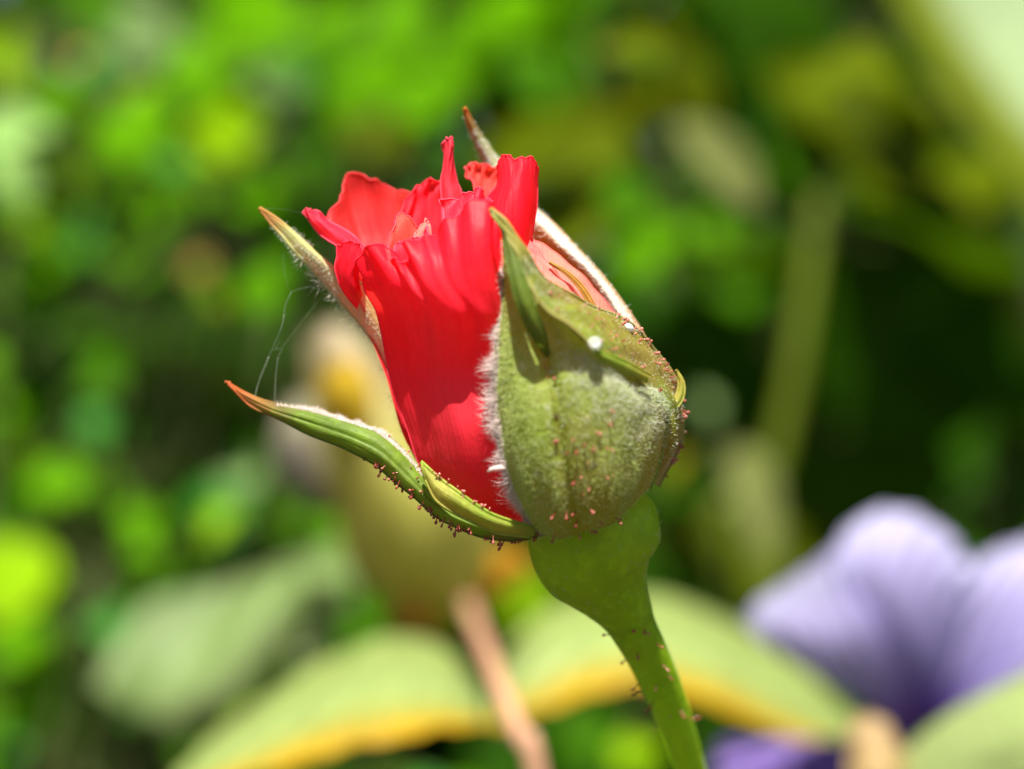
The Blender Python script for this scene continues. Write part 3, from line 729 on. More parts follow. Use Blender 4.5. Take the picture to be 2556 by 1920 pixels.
# ---- spider silk ---------------------------------------------------
threads = [([(713, 592, 40), (707, 640, 42), (716, 708, 44), (727, 730, 45)], .7), ([(727, 730, 45), (740, 724, 45), (755, 720, 45), (835, 700, 60)], 1.2),
           ([(727, 730, 45), (712, 763, 45), (709, 792, 45), (698, 830, 45), (678, 874, 45)], 1.8), ([(709, 785, 45), (706, 805, 45), (698, 830, 45)], 2.6),
           ([(678, 874, 45), (670, 892, 45)], 1.2), ([(671, 890, 44), (660, 918, 44), (650, 942, 44), (641, 970, 44), (632, 1012, 20)], 3.2),
           ([(816, 724, 70), (760, 795, 55), (706, 866, 46), (694, 892, 45)], .8), ([(694, 892, 45), (691, 915, 45), (688, 944, 45), (684, 1030, 15)], 2.2),
           ([(678, 874, 45), (688, 871, 45), (704, 874, 45), (694, 892, 45)], .8), ([(650, 521, 20), (720, 524, 30), (815, 553, 60)], .5), ([(688, 871, 45), (698, 850, 45)], .9)]
V_ = []; F_ = []; nb = 0
for line, r in threads:
    c = crom(B(line), 14)
    v, f = tube_arrays(c, np.linspace(r, r * .6, 14) * S * .27, 6)
    V_.append(v); F_ += [tuple(q + nb for q in x) for x in f]; nb += len(v)
tag(mesh_obj('spider_thread', np.concatenate(V_), F_, M_SILK), 'fine broken spider silk strands hanging from the hairy sepal', 'spider web')

# ================================================================== plants close behind
def M(a):                                # (px, py, depth in mm)
    a = np.asarray(a, float); return P(a[..., 0], a[..., 1], a[..., 2] * 1e-3)
def soft_mat(name, stops, axis='v', vm=.32, trans=.4, trans_c=None, rim=None, mott=.25, rough=.5, spec=.3):
    m, t, o = nodes(name)
    u, v, e = info(t)
    c = ramp(t, u if axis == 'u' else v, stops)
    n = noise(t, 160, 3, objco(t))
    c = mixc(t, math_n(t, 'MULTIPLY', n, mott), c, tuple(x * .6 for x in stops[0][1]))
    vein = noise(t, 1, 2, combine(t, math_n(t, 'MULTIPLY', u, 22), math_n(t, 'MULTIPLY', v, 3), 0))
    c = mixc(t, math_n(t, 'MULTIPLY', ramp(t, vein, [(.4, (1, 1, 1)), (.58, (0, 0, 0))]), vm), c, mixc(t, 1.0, c, (.62, .60, .66), 'MULTIPLY'))
    leafy(t, o, c, trans_c or c, trans, rough, spec, vein, .4, .0004)
    return m
REF = np.array([0, -D, 0.0])
def msheet(name, rows, mat, parent, nu=36, nv=40, **k):
    return sheet(name, rows, mat, parent, nu, nv, mapper=M, nrm_ref=np.array([0, 1.0, 0]), **k)
def mtube(name, line, r0, r1, mat, parent, n=40, sides=14, world_tail=None):
    c = M(np.array(line, float))
    if world_tail is not None: c = np.concatenate([c, np.array(world_tail, float)])
    c = crom(c, n); v, f = tube_arrays(c, np.linspace(r0, r1, n) * 1e-3, sides)
    return mesh_obj(name, v, f, mat, parent, np.stack([np.tile(np.linspace(0, 1, sides), n), np.repeat(np.linspace(0, 1, n), sides), np.zeros(n * sides)], -1))

# --- faded yellow bud on a tan stem
fb = thing('faded_bud', (.02, .13, GROUND), 'blurred faded cream and yellow bud on a tan stem behind the red rosebud', 'bud')
M_F1 = soft_mat('faded_petal', [(0, (.48, .39, .28)), (.22, (.48, .38, .18)), (.45, (.48, .46, .10)), (.8, (.46, .46, .07)), (1, (.45, .42, .05))], trans_c=(.6, .5, .06))
M_F2 = soft_mat('mustard_petal', [(0, (.62, .42, .02)), (1, (.55, .42, .03))], trans_c=(.7, .45, .02))
M_F3 = soft_mat('mauve_petal', [(0, (.40, .38, .22)), (.5, (.30, .25, .2)), (1, (.16, .12, .09))], trans=.25, trans_c=(.35, .3, .15))
M_F4 = soft_mat('rust_sepal', [(0, (.62, .34, .02)), (1, (.5, .22, .02))], trans_c=(.7, .35, .02))
M_TAN = soft_mat('tan_stem', [(0, (.50, .27, .15)), (1, (.56, .31, .19))], trans=.1)
msheet('petal', [
    [(770, 835, 108), (800, 815, 105), (835, 808, 104), (870, 816, 105), (905, 845, 109)],
    [(770, 930, 108), (830, 920, 102), (890, 910, 100), (940, 910, 102), (985, 930, 108)],
    [(800, 1080, 108), (880, 1080, 100), (960, 1080, 97), (1040, 1080, 100), (1110, 1080, 108)],
    [(835, 1250, 108), (930, 1250, 99), (1030, 1250, 96), (1130, 1250, 99), (1215, 1240, 108)],
    [(880, 1420, 108), (970, 1420, 102), (1060, 1425, 99), (1150, 1420, 102), (1235, 1400, 108)],
    [(1010, 1520, 110), (1070, 1520, 106), (1130, 1520, 105), (1180, 1515, 106), (1220, 1500, 110)]], M_F1, fb, rim=8)
msheet('petal', [
    [(805, 940, 102), (840, 905, 98), (880, 900, 97), (915, 930, 100)],
    [(800, 990, 102), (840, 980, 97), (890, 975, 96), (940, 985, 99)],
    [(830, 1070, 102), (870, 1060, 98), (920, 1060, 97), (970, 1070, 100)],
    [(870, 1140, 104), (910, 1130, 100), (960, 1130, 99), (1000, 1140, 102)]], M_F2, fb, rim=6)
msheet('petal', [
    [(715, 1010, 114), (745, 990, 111), (780, 985, 110), (815, 1000, 112)],
    [(690, 1100, 114), (740, 1090, 110), (790, 1090, 109), (840, 1100, 112)],
    [(720, 1200, 114), (765, 1200, 111), (810, 1200, 110), (850, 1200, 112)],
    [(800, 1280, 114), (830, 1280, 112), (855, 1280, 112), (880, 1280, 114)]], M_F3, fb, rim=6)
for q in ([[(1235, 1370, 106), (1270, 1370, 104), (1310, 1385, 105)], [(1220, 1430, 106), (1260, 1430, 104), (1320, 1430, 105)], [(1190, 1500, 108), (1215, 1500, 107), (1240, 1490, 108)]],
          [[(975, 1520, 108), (1030, 1490, 106), (1090, 1500, 106)], [(985, 1560, 108), (1050, 1555, 106), (1110, 1550, 106)], [(1090, 1580, 110), (1130, 1575, 109), (1165, 1560, 109)]]):
    msheet('sepal', q, M_F4, fb, 16, 16, rim=6)
mtube('stem', [(1165, 1500, 106), (1188, 1560, 92), (1240, 1690, 66), (1300, 1840, 57), (1345, 1960, 55)], 0.85, 1.05, M_TAN, fb, world_tail=[(.009, .06, -.075), (.016, .09, -.18), (.02, .13, GROUND)])

# --- lavender flower
pf = thing('lavender_flower', (.065, .125, GROUND), 'blurred pale lavender flower with a dark violet throat', 'flower')
M_LAV = soft_mat('lavender_petal', [(0, (.51, .49, .71)), (.35, (.44, .39, .71)), (.74, (.36, .29, .67)), (.9, (.18, .09, .48)), (1, (.10, .03, .28))], trans=.45, mott=.12, vm=.1)
M_LAVD = soft_mat('violet_petal', [(0, (.16, .10, .34)), (1, (.12, .05, .30))], trans=.3, mott=.12)
M_PSTEM = soft_mat('flower_stem', [(0, (.12, .22, .03)), (1, (.1, .18, .03))], trans=.1)
thr = (2312, 1800)
msheet('petal', [   # upper left fold
    [(1862, 1543, 83.9), (1900, 1498, 84.8), (1960, 1458, 86.2), (2030, 1413, 87.5), (2095, 1363, 88.4)],
    [(1905, 1603, 84.8), (1960, 1568, 84.8), (2020, 1528, 86.6), (2080, 1488, 87.5), (2130, 1438, 87.5)],
    [(2010, 1668, 87.5), (2060, 1638, 87.5), (2110, 1608, 87.5), (2160, 1578, 87.5), (2200, 1538, 87.5)],
    [(2130, 1738, 91.1), (2165, 1718, 90.7), (2200, 1698, 90.2), (2230, 1678, 90.2), (2260, 1658, 90.2)],
    [(2270, 1838, 95.6), (2285, 1830, 95.6), (2300, 1823, 95.6), (2310, 1816, 95.6), (2320, 1808, 95.6)]], M_LAV, pf, ruffle=30, rim=6)
msheet('petal', [   # top
    [(2085, 1368, 88.4), (2140, 1303, 89.3), (2215, 1273, 90.2), (2300, 1290, 91.1), (2370, 1343, 91.1), (2425, 1413, 90.2)],
    [(2100, 1448, 87.5), (2160, 1393, 87.0), (2225, 1368, 87.5), (2300, 1378, 88.4), (2365, 1418, 89.3), (2410, 1468, 90.2)],
    [(2150, 1548, 88.4), (2195, 1508, 87.5), (2245, 1493, 87.0), (2300, 1498, 88.0), (2350, 1523, 89.3), (2390, 1563, 91.1)],
    [(2220, 1668, 91.1), (2250, 1643, 89.8), (2280, 1633, 89.3), (2310, 1638, 90.2), (2340, 1653, 91.1), (2365, 1678, 92.9)],
    [(2295, 1818, 95.6), (2303, 1815, 95.2), (2311, 1813, 95.2), (2319, 1814, 95.2), (2327, 1817, 95.2), (2335, 1820, 95.6)]], M_LAV, pf, ruffle=26, rim=6)
msheet('petal', [   # right
    [(2400, 1418, 92.0), (2470, 1383, 92.5), (2550, 1353, 92.9), (2640, 1348, 92.0), (2720, 1388, 90.2)],
    [(2390, 1498, 92.0), (2450, 1473, 91.1), (2520, 1453, 91.1), (2590, 1453, 90.2), (2660, 1488, 88.8)],
    [(2375, 1598, 92.9), (2420, 1578, 91.5), (2470, 1563, 91.1), (2520, 1568, 90.2), (2570, 1598, 89.3)],
    [(2350, 1708, 94.2), (2380, 1693, 92.9), (2410, 1686, 92.5), (2440, 1690, 92.0), (2470, 1708, 91.5)],
    [(2325, 1818, 96.0), (2333, 1815, 95.6), (2341, 1814, 95.6), (2349, 1815, 95.6), (2357, 1818, 95.6)]], M_LAV, pf, ruffle=28, rim=6)
msheet('petal', [   # lower right, in front
    [(2700, 1498, 84.8), (2720, 1568, 83.0), (2730, 1648, 82.1), (2710, 1718, 83.0)],
    [(2580, 1578, 86.6), (2600, 1638, 85.2), (2605, 1698, 84.8), (2590, 1758, 85.7)],
    [(2460, 1678, 90.2), (2475, 1718, 89.3), (2478, 1758, 89.3), (2465, 1798, 90.2)],
    [(2335, 1808, 95.6), (2338, 1818, 95.2), (2338, 1828, 95.2), (2332, 1838, 95.6)]], M_LAV, pf, ruffle=26, rim=6)
msheet('petal', [   # below, passing behind the lime leaf
    [(1800, 1848, 99.2), (1790, 1918, 97.8), (1800, 1998, 97.0), (1840, 2078, 97.4)],
    [(1930, 1848, 99.2), (1930, 1908, 97.8), (1940, 1968, 97.0), (1970, 2028, 97.8)],
    [(2100, 1848, 98.3), (2110, 1888, 97.4), (2115, 1928, 97.0), (2130, 1968, 97.4)],
    [(2290, 1828, 96.0), (2293, 1838, 96.0), (2296, 1848, 96.0), (2300, 1858, 96.0)]], M_LAVD, pf, ruffle=26, rim=6)
mtube('stem', [(2312, 1805, 100), (2310, 1880, 106), (2290, 2000, 115)], 1.6, 1.8, M_PSTEM, pf, world_tail=[(.063, .125, -.15), (.065, .125, GROUND)])

# --- lime plant, golden margins with light showing through put into the colour
lp = thing('lime_leaf_plant', (.045, .10, GROUND), 'broad pale lime leaves with golden margins coloured as if light shone through, spread below the rosebud', 'plant')
LIME = [(0, (.25, .32, .08)), (.12, (.29, .38, .105)), (.52, (.32, .42, .13)), (.72, (.36, .36, .06)), (.86, (.50, .31, .003)), (1, (.52, .30, .01))]
M_LIME = soft_mat('lime_leaf', LIME, trans=.38, mott=.2)
M_LIME2 = soft_mat('pale_lime_leaf', [(0, (.32, .41, .14)), (1, (.37, .47, .17))], trans=.38, trans_c=(.45, .55, .12), mott=.12)
M_PEACHN = soft_mat('peach_node', [(0, (.40, .27, .12)), (1, (.34, .24, .09))], trans=.2)
msheet('leaf', [   # left leaf
    [(440, 1930, 78), (600, 1790, 88), (760, 1680, 94), (900, 1612, 97), (1020, 1590, 98), (1120, 1630, 94), (1215, 1740, 86)],
    [(440, 1950, 70), (610, 1840, 78), (770, 1750, 82), (900, 1690, 84), (1020, 1675, 84), (1120, 1700, 82), (1215, 1770, 80)],
    [(450, 1965, 66), (620, 1890, 72), (780, 1820, 74), (900, 1780, 75), (1020, 1765, 75), (1115, 1765, 76), (1210, 1790, 78)],
    [(470, 1990, 61), (640, 1940, 67), (790, 1890, 69), (910, 1860, 70), (1020, 1840, 70), (1110, 1820, 71), (1205, 1815, 73)]],
    M_LIME, lp, 50, 40, rim=6, ruffle=14, ruffle_top=False)
msheet('leaf', [   # arching right leaf
    [(1215, 1740, 108), (1320, 1560, 114), (1450, 1495, 118), (1600, 1480, 120), (1800, 1540, 118), (2000, 1675, 114), (2190, 1840, 110)],
    [(1215, 1770, 103), (1330, 1640, 104), (1460, 1575, 106), (1610, 1562, 107), (1790, 1620, 107), (1980, 1735, 107), (2180, 1862, 108)],
    [(1215, 1790, 101), (1340, 1710, 100), (1470, 1655, 100), (1610, 1645, 100), (1780, 1690, 101), (1960, 1780, 104), (2170, 1880, 108)],
    [(1215, 1815, 96), (1350, 1780, 95), (1480, 1730, 95), (1610, 1715, 95), (1770, 1755, 96), (1940, 1830, 99), (2160, 1895, 103)]],
    M_LIME, lp, 60, 40, rim=6, ruffle=14, ruffle_top=False)
msheet('leaf', [   # right leaf leaving the frame
    [(2700, 1620, 70), (2540, 1695, 72), (2400, 1765, 74), (2290, 1845, 76), (2220, 1930, 78)],
    [(2720, 1760, 62), (2570, 1810, 64), (2440, 1860, 68), (2330, 1910, 72), (2230, 1960, 76)],
    [(2740, 1900, 60), (2600, 1930, 62), (2470, 1960, 66), (2350, 1985, 70), (2230, 2000, 76)]], M_LIME2, lp, 40, 30, rim=6)
msheet('node', [
    [(2140, 1850, 78), (2175, 1825, 76), (2210, 1830, 76), (2245, 1855, 78)],
    [(2120, 1900, 76), (2170, 1885, 74), (2220, 1885, 74), (2260, 1905, 76)],
    [(2120, 1960, 75), (2170, 1950, 72), (2220, 1950, 72), (2270, 1960, 75)]], M_PEACHN, lp, 16, 16, rim=6)
mtube('stem', [(2195, 1900, 76), (2190, 2010, 80)], 2.2, 2.4, M_PEACHN, lp, world_tail=[(.05, .09, -.12), (.045, .10, GROUND)])

# ================================================================== shrubs behind
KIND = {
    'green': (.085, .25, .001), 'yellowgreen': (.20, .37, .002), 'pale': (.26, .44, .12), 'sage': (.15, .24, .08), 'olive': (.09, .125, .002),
    'tan': (.48, .30, .08), 'dark': (.018, .07, .002), 'teal': (.05, .22, .03), 'cream': (.56, .58, .40), 'mid': (.05, .16, .003), 'gold': (.17, .14, .005), 'straw': (.15, .17, .05), 'deep_shade': (.026, .085, .001), 'olive_shade': (.06, .085, .0015)}  # the darkest greens put leaf shade into the colour
def leaf_mat(name, c):
    m, t, o = nodes(name + '_leaf')
    u, v, e = info(t)
    oi = add(t, 'ShaderNodeObjectInfo')
    n = noise(t, 220, 3, objco(t))
    cc = mixc(t, n, tuple(x * .75 for x in c), tuple(min(1, x * 1.2) for x in c))
    cc = mixc(t, math_n(t, 'MULTIPLY', oi.outputs['Random'], .35), cc, tuple(min(1, x * 1.3 + .01) for x in c))
    mid = ramp(t, math_n(t, 'ABSOLUTE', math_n(t, 'SUBTRACT', u, .5)), [(0, (1, 1, 1)), (.04, (0, 0, 0))])
    cc = mixc(t, math_n(t, 'MULTIPLY', mid, .5), cc, tuple(min(1, x * 1.5 + .03) for x in c))
    tc = (min(1, c[0] * 1.6 + .02), min(1, c[1] * 1.5), c[2] * .6)
    leafy(t, o, cc, tc, .38, .7, 0, n, .3, .0005)
    return m
LM = {k: leaf_mat(k, c) for k, c in KIND.items()}
def leaf_mesh(mat, name, asp, fold, curl, seed):
    r = random.Random(seed); nu, nv = 7, 12; v = []; f = []; at = []
    for j in range(nv):
        t = j / (nv - 1)
        wd = asp * .5 * (math.sin(math.pi * t ** .8) ** .75) * (1 + .06 * math.sin(j * 2.3 + seed))
        for i in range(nu):
            s = i / (nu - 1) * 2 - 1
            v.append((s * wd, t - .5, fold * abs(s) * wd + curl * (t - .5) ** 2 - .25 * curl * .25 + .02 * math.sin(7 * t + 3 * s + seed)))
            at.append((i / (nu - 1), t, 0))
    for j in range(nv - 1):
        for i in range(nu - 1): f.append((j * nu + i, j * nu + i + 1, (j + 1) * nu + i + 1, (j + 1) * nu + i))
    me = bpy.data.meshes.new(name); me.from_pydata(v, [], f); me.materials.append(mat)
    a = me.color_attributes.new('info', 'FLOAT_COLOR', 'POINT')
    b = np.ones((len(v), 4), 'f'); b[:, :3] = at; a.data.foreach_set('color', b.ravel())
    me.polygons.foreach_set('use_smooth', [True] * len(f)); me.update()
    return me
LMESH = {k: [leaf_mesh(m, k + '_leaf', asp, .25, cu, i + 1) for i, (asp, cu) in enumerate([(.75, -.3), (.62, -.5), (.9, -.2)])] for k, m in LM.items()}
M_TWIG = plain('twig_bark', (.05, .065, .012), .7, .3, 0, None, .3, 300)
M_GSTEM = plain('green_stem', (.10, .14, .008), .5, .2, .15, (.3, .4, .04), .2, 300)

SUNV = np.array(SUN)
class Shrub:
    def __init__(self, base, label, cat, tips, group=None, mat=None, name='leafy_shrub'):
        self.root = thing(name, base, label, cat, group)
        self.lines = []; self.mat = mat or M_TWIG; self.V = []; self.F = []; self.nb = 0
        b = np.array(base, float)
        for tip in tips:
            tip = np.array(tip, float)
            mid = (b + tip) / 2 + rng.normal(size=3) * .02
            c = crom(np.array([b, (b + mid) / 2 + [0, 0, .02], mid, tip]), 24)
            v, f = tube_arrays(c, np.linspace(.0024, .0009, 24), 8)
            mesh_obj('branch', v, f, self.mat, self.root); self.lines.append(c)
        self.all = np.concatenate(self.lines)
    def leaf(self, px, py, size, d, kind, face=.8, ang=None, asp=1):
        p = M([px, py, d]); L = size * S * (D + d * 1e-3) / D
        toc = unit(np.array([0, -D, 0]) - p)
        nrm = unit(toc * .75 * face + SUNV * .75 * face + rng.normal(size=3) * (1.05 - face) * .9)
        if ang is None: ang = rng.uniform(0, 2 * math.pi)
        q = Vector(nrm).to_track_quat('Z', 'Y') @ Matrix.Rotation(ang, 3, 'Z').to_quaternion()
        o = bpy.data.objects.new('leaf', LMESH[kind][rng.integers(3)]); COL.objects.link(o)
        o.matrix_world = Matrix.LocRotScale(Vector(p), q, Vector((L * asp, L, L)))
        mw = o.matrix_world.copy(); adopt(o, self.root); o.matrix_basis = mw
        base = np.array(mw @ Vector((0, -.5, 0)))
        near = self.all[np.argmin(((self.all - base) ** 2).sum(1))]
        c = crom(np.array([base, base * .6 + near * .4 + np.array([0, .003, -.004]), near]), 6)
        v, f = tube_arrays(c, .0005, 5); self.V.append(v); self.F += [tuple(x + self.nb for x in t) for t in f]; self.nb += len(v)
    def done(self):
        o = mesh_obj('twig_work', np.concatenate(self.V), self.F, self.mat, self.root); o['kind'] = 'stuff'

def tips_px(lst): return [M(q) for q in lst]
left_sh = Shrub((-.11, .30, GROUND), 'bright green leafy shrub in the sun on the side of the spider silk', 'shrub',
    tips_px([(60, 60, 260), (300, 200, 280), (560, 80, 290), (800, 60, 300), (1000, 60, 300), (150, 800, 250), (450, 900, 280), (700, 700, 300), (250, 1400, 230), (600, 1300, 250)]))
LEFT = [(20, 130, 300, 'yellowgreen'), (215, 150, 130, 'tan'), (330, 80, 280, 'sage'), (420, 140, 180, 'sage'), (40, 330, 260, 'pale'), (20, 440, 240, 'pale'), (205, 425, 170, 'yellowgreen'),
    (140, 250, 230, 'green'), (560, 110, 340, 'green'), (640, 40, 300, 'green'), (730, 130, 260, 'green'), (690, 215, 190, 'sage'), (850, 60, 260, 'green'), (1000, 80, 260, 'green'),
    (950, 190, 220, 'green'), (1290, 30, 260, 'green'), (560, 340, 260, 'yellowgreen'), (470, 430, 200, 'olive'), (350, 320, 300, 'green'), (300, 470, 260, 'green'), (700, 340, 190, 'sage'),
    (130, 610, 260, 'green'), (270, 680, 240, 'teal'), (330, 640, 220, 'green'), (490, 665, 95, 'tan'), (545, 755, 110, 'olive'), (650, 720, 190, 'green'), (930, 340, 240, 'olive'), (880, 260, 240, 'green'), (1060, 250, 220, 'green'),
    (1130, 180, 240, 'green'), (390, 560, 240, 'green'), (180, 820, 240, 'mid'), (60, 700, 240, 'green'), (360, 1070, 170, 'mid'), (20, 1030, 260, 'green'), (140, 1205, 210, 'green'), (330, 1320, 260, 'green'),
    (560, 1280, 240, 'teal'), (545, 1310, 150, 'yellowgreen'), (600, 1190, 170, 'sage'), (730, 1300, 260, 'green'), (20, 1450, 330, 'yellowgreen'), (60, 1620, 260, 'green'), (270, 1560, 190, 'teal'), (400, 1440, 230, 'green'),
    (860, 1570, 220, 'mid'), (110, 1780, 260, 'green'), (640, 1840, 270, 'yellowgreen'), (480, 500, 220, 'green'), (620, 480, 240, 'green'), (780, 420, 200, 'mid'), (480, 200, 260, 'green'), (1180, 90, 230, 'green'), (250, 40, 180, 'mid'),
    (700, 560, 200, 'mid'), (830, 160, 200, 'mid'), (450, 1240, 180, 'mid'), (230, 930, 200, 'mid'), (880, 1330, 220, 'green'), (760, 1190, 180, 'mid')]
for k, (x, y, s_, kd) in enumerate(LEFT):
    left_sh.leaf(x, y, s_ * .8, rng.uniform(190, 300), kd, .82)
SHADE_GAPS = [(690, 880, 190, 230), (260, 900, 230, 110), (640, 470, 120, 60), (330, 1560, 100, 60), (260, 1880, 200, 90), (800, 380, 90, 160), (480, 1000, 120, 130), (100, 960, 90, 60), (1000, 330, 70, 120)]
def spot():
    while True:                      # shaded gaps: kept clear here, their darkness painted by dark leaves behind
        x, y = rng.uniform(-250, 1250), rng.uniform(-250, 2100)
        if all(((x - a) / p) ** 2 + ((y - b) / q) ** 2 > 1 for a, b, p, q in SHADE_GAPS): return x, y
for (a, b, p, q) in SHADE_GAPS:
    left_sh.leaf(a, b, 3.4 * min(p, q), 330, 'dark', .15); left_sh.leaf(a + p * .5, b + q * .3, 3 * min(p, q), 345, 'deep_shade', .15); left_sh.leaf(a - p * .5, b - q * .3, 3 * min(p, q), 345, 'dark', .15)  # dark leaves added so the gaps read as deep shade
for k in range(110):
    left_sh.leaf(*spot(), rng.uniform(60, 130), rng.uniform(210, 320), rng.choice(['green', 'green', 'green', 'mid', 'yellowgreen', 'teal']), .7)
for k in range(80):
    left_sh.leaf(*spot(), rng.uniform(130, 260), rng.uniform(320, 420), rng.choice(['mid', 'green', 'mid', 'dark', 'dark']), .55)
left_sh.done()
right_sh = Shrub((.13, .36, GROUND), 'dim olive green shrub with half shade put into its leaf colours behind the lavender flower', 'shrub',
    tips_px([(1450, 60, 300), (1700, 300, 280), (2000, 150, 300), (2300, 300, 280), (2500, 600, 260), (1600, 600, 300), (2300, 900, 320), (1750, 1000, 280), (2100, 1200, 300)]))
RIGHT = [(1390, 30, 260, 'green'), (1340, 200, 220, 'mid'), (1565, 130, 190, 'olive'), (1440, 360, 340, 'olive'), (1420, 560, 240, 'olive'), (1600, 600, 210, 'green'), (1755, 590, 140, 'green'), (1560, 490, 180, 'mid'),
    (2060, 230, 190, 'olive'), (2145, 170, 210, 'olive'), (2200, 480, 130, 'olive'), (2250, 600, 190, 'olive'), (2280, 330, 260, 'olive'), (2020, 770, 110, 'yellowgreen'), (1760, 1010, 110, 'sage'), (1740, 960, 140, 'mid'),
    (1690, 1170, 110, 'gold'), (1760, 1210, 140, 'mid'), (1700, 1400, 200, 'mid'), (2400, 480, 280, 'olive'), (2000, 420, 190, 'mid'), (2350, 700, 240, 'mid'), (1700, 1330, 200, 'olive'), (1480, 1830, 200, 'mid'), (1600, 1880, 180, 'yellowgreen'), (1330, 1500, 180, 'yellowgreen')]
for (x, y, s_, kd) in RIGHT:
    right_sh.leaf(x, y, s_, rng.uniform(180, 300), kd, .7)
right_sh.leaf(1885, 1260, 380, 210, 'straw', .9, ang=.2 + math.pi, asp=.5)
right_sh.leaf(1790, 400, 330, 170, 'straw', .95, ang=math.radians(35), asp=.55)
for (x, y, s_, d_, kd, a_) in [(1480, 330, 720, 200, 'olive_shade', .2), (1640, 120, 620, 215, 'olive_shade', -.3), (1900, 120, 640, 240, 'deep_shade', .5), (2120, 330, 560, 235, 'olive_shade', .8), (2250, 760, 720, 240, 'deep_shade', -.5),
                          (1880, 700, 640, 250, 'deep_shade', .1), (2420, 1000, 700, 250, 'deep_shade', .6), (2100, 1080, 640, 260, 'deep_shade', -.2), (1760, 900, 480, 260, 'deep_shade', .4), (2330, 620, 520, 220, 'deep_shade', .7), (1900, 1380, 420, 250, 'olive_shade', 0)]:
    right_sh.leaf(x, y, s_, d_, kd, .55, ang=a_)  # large dark leaves carry the shrub's shade in their colour
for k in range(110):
    right_sh.leaf(rng.uniform(1250, 2800), rng.uniform(-250, 2100), rng.uniform(130, 280), rng.uniform(310, 430), rng.choice(['dark', 'dark', 'mid', 'dark', 'dark']), .4)  # dark filler leaves stand in for shade further back
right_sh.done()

# tall stem with nodes
ts = thing('tall_stem', (.10, .26, GROUND), 'upright olive stem with a pale node among the dim shrub leaves', 'plant')
mtube('stem', [(2060, 380, 225), (2010, 760, 220), (1960, 1050, 220), (1890, 1300, 222), (1830, 1500, 226)], 1.5, 2.8, M_GSTEM, ts, world_tail=[(.09, .25, -.2), (.10, .26, GROUND)])

# big pale leaves
M_PALE = soft_mat('broad_pale_leaf', [(0, (.13, .17, .004)), (.26, (.17, .21, .006)), (.42, (.38, .50, .24)), (1, (.43, .55, .30))], trans=.35, trans_c=(.36, .5, .12), mott=.1)
M_SAGE = soft_mat('pale_sage_leaf', [(0, (.12, .18, .05)), (.5, (.19, .28, .085)), (1, (.25, .30, .13))], trans=.3, trans_c=(.4, .5, .14), mott=.2)
pl = thing('broad_leaf_plant', (.17, .24, GROUND), 'broad pale green leaf with an olive margin hanging above the lavender flower', 'plant')
msheet('leaf', [
    [(2145, -185, 213), (2285, 95, 213), (2425, 305, 213), (2565, 495, 213), (2725, 775, 213)],
    [(2215, -215, 218), (2345, 45, 218), (2475, 245, 218), (2615, 415, 218), (2765, 625, 218)],
    [(2295, -245, 225), (2405, -15, 225), (2525, 165, 225), (2655, 325, 225), (2785, 495, 225)],
    [(2465, -285, 235), (2565, -85, 235), (2665, 75, 235), (2765, 215, 235), (2845, 355, 235)],
    [(2645, -325, 247), (2725, -155, 247), (2795, -25, 247), (2865, 95, 247), (2925, 215, 247)]], M_PALE, pl, rim=8)
msheet('leaf', [
    [(2480, 540, 225), (2500, 660, 225), (2530, 780, 226), (2590, 900, 228)],
    [(2560, 520, 221), (2590, 640, 220), (2620, 760, 221), (2670, 880, 225)],
    [(2680, 520, 225), (2710, 640, 223), (2740, 760, 224), (2760, 870, 227)]], M_PALE, pl, 24, 24, rim=6)
mtube('stem', [(2660, -100, 225), (2790, 300, 233), (2740, 900, 231), (2700, 1600, 235)], 1.6, 2.2, M_GSTEM, pl, world_tail=[(.165, .238, -.18), (.17, .24, GROUND)])
sg = thing('sage_leaf_plant', (-.035, .21, GROUND), 'pale sage green crumpled leaf between bright shrub and lime leaves', 'plant')
msheet('leaf', [
    [(230, 1690, 180), (360, 1570, 184), (520, 1470, 187), (680, 1400, 189), (800, 1370, 190), (880, 1400, 190)],
    [(280, 1740, 176), (400, 1640, 177), (550, 1550, 179), (700, 1480, 181), (810, 1440, 183), (880, 1450, 185)],
    [(370, 1790, 174), (480, 1720, 173), (610, 1640, 174), (730, 1560, 176), (810, 1510, 179), (860, 1500, 182)],
    [(500, 1810, 176), (580, 1770, 175), (670, 1710, 175), (750, 1640, 177), (800, 1580, 179), (830, 1540, 181)]], M_SAGE, sg, rim=6, ruffle=150, ruffle_top=False, freq=(1.2, 1))
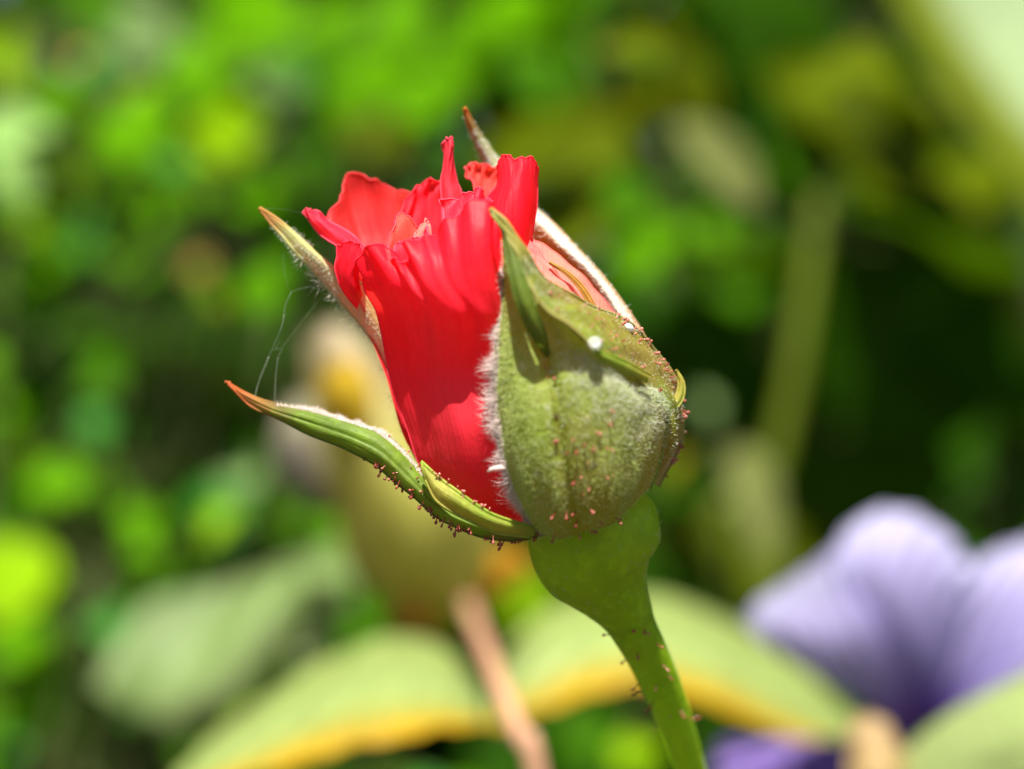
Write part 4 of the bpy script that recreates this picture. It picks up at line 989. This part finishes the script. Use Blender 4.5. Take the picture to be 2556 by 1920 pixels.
msheet('leaf', [
    [(740, 1420, 176), (770, 1385, 177), (820, 1375, 177), (870, 1400, 176)],
    [(735, 1460, 172), (775, 1440, 170), (825, 1435, 170), (875, 1450, 172)],
    [(750, 1510, 172), (785, 1500, 171), (825, 1500, 171), (860, 1500, 172)]], M_SAGE, sg, 20, 20, rim=6)
mtube('stem', [(860, 1480, 184), (820, 1640, 192), (760, 1900, 200)], 1.0, 1.6, M_GSTEM, sg, world_tail=[(-.036, .21, -.15), (-.035, .21, GROUND)])

# ------------------------------------------------------------------ hedge far behind
hd = thing('hedge', (0, .75, GROUND), 'dense dark green hedge closing off the garden behind the shrubs', 'hedge')
n = 42000
M_HEDGE = leaf_mat('hedge', (.024, .085, .002))
M_HEDGE.name = 'hedge_leaf'
c = np.stack([rng.uniform(-1.1, 1.1, n), .50 + .5 * rng.uniform(size=n), rng.uniform(GROUND, 1.0, n)], -1)
nr = unit(rng.normal(size=(n, 3)) * .8 + SUNV * .5 + [0, -.4, 0]); tg = unit(np.cross(nr, rng.normal(size=(n, 3)))); bt = np.cross(nr, tg)
L = rng.uniform(.03, .06, n)[:, None]; W = L * rng.uniform(.5, .75, n)[:, None]
pv = np.stack([c - tg * L * .5, c - bt * W * .42 - tg * L * .1, c + nr * L * .06, c + bt * W * .42 - tg * L * .1, c + tg * L * .5, c + bt * W * .3 + tg * L * .22, c - bt * W * .3 + tg * L * .22], 1)
fi = np.array([(0, 2, 1), (0, 3, 2), (1, 2, 6), (2, 3, 5), (6, 2, 4), (2, 5, 4)])
F = (fi[None] + (np.arange(n) * 7)[:, None, None]).reshape(-1, 3)
at = np.tile(np.array([(.5, 0, 0), (0, .4, 0), (.5, .5, 0), (1, .4, 0), (.5, 1, 0), (.9, .7, 0), (.1, .7, 0)]), (n, 1))
ho = mesh_obj('foliage', pv.reshape(-1, 3), [tuple(int(x) for x in t) for t in F], M_HEDGE, hd, at)
ho['kind'] = 'stuff'
for k in range(9):
    x = -1 + .25 * k
    v, f = tube_arrays(crom(np.array([(x, .75, GROUND), (x + .03, .76, 0), (x - .02, .74, .4), (x + .02, .77, .9)]), 16), np.linspace(.012, .004, 16), 8)
    mesh_obj('trunk', v, f, M_TWIG, hd)
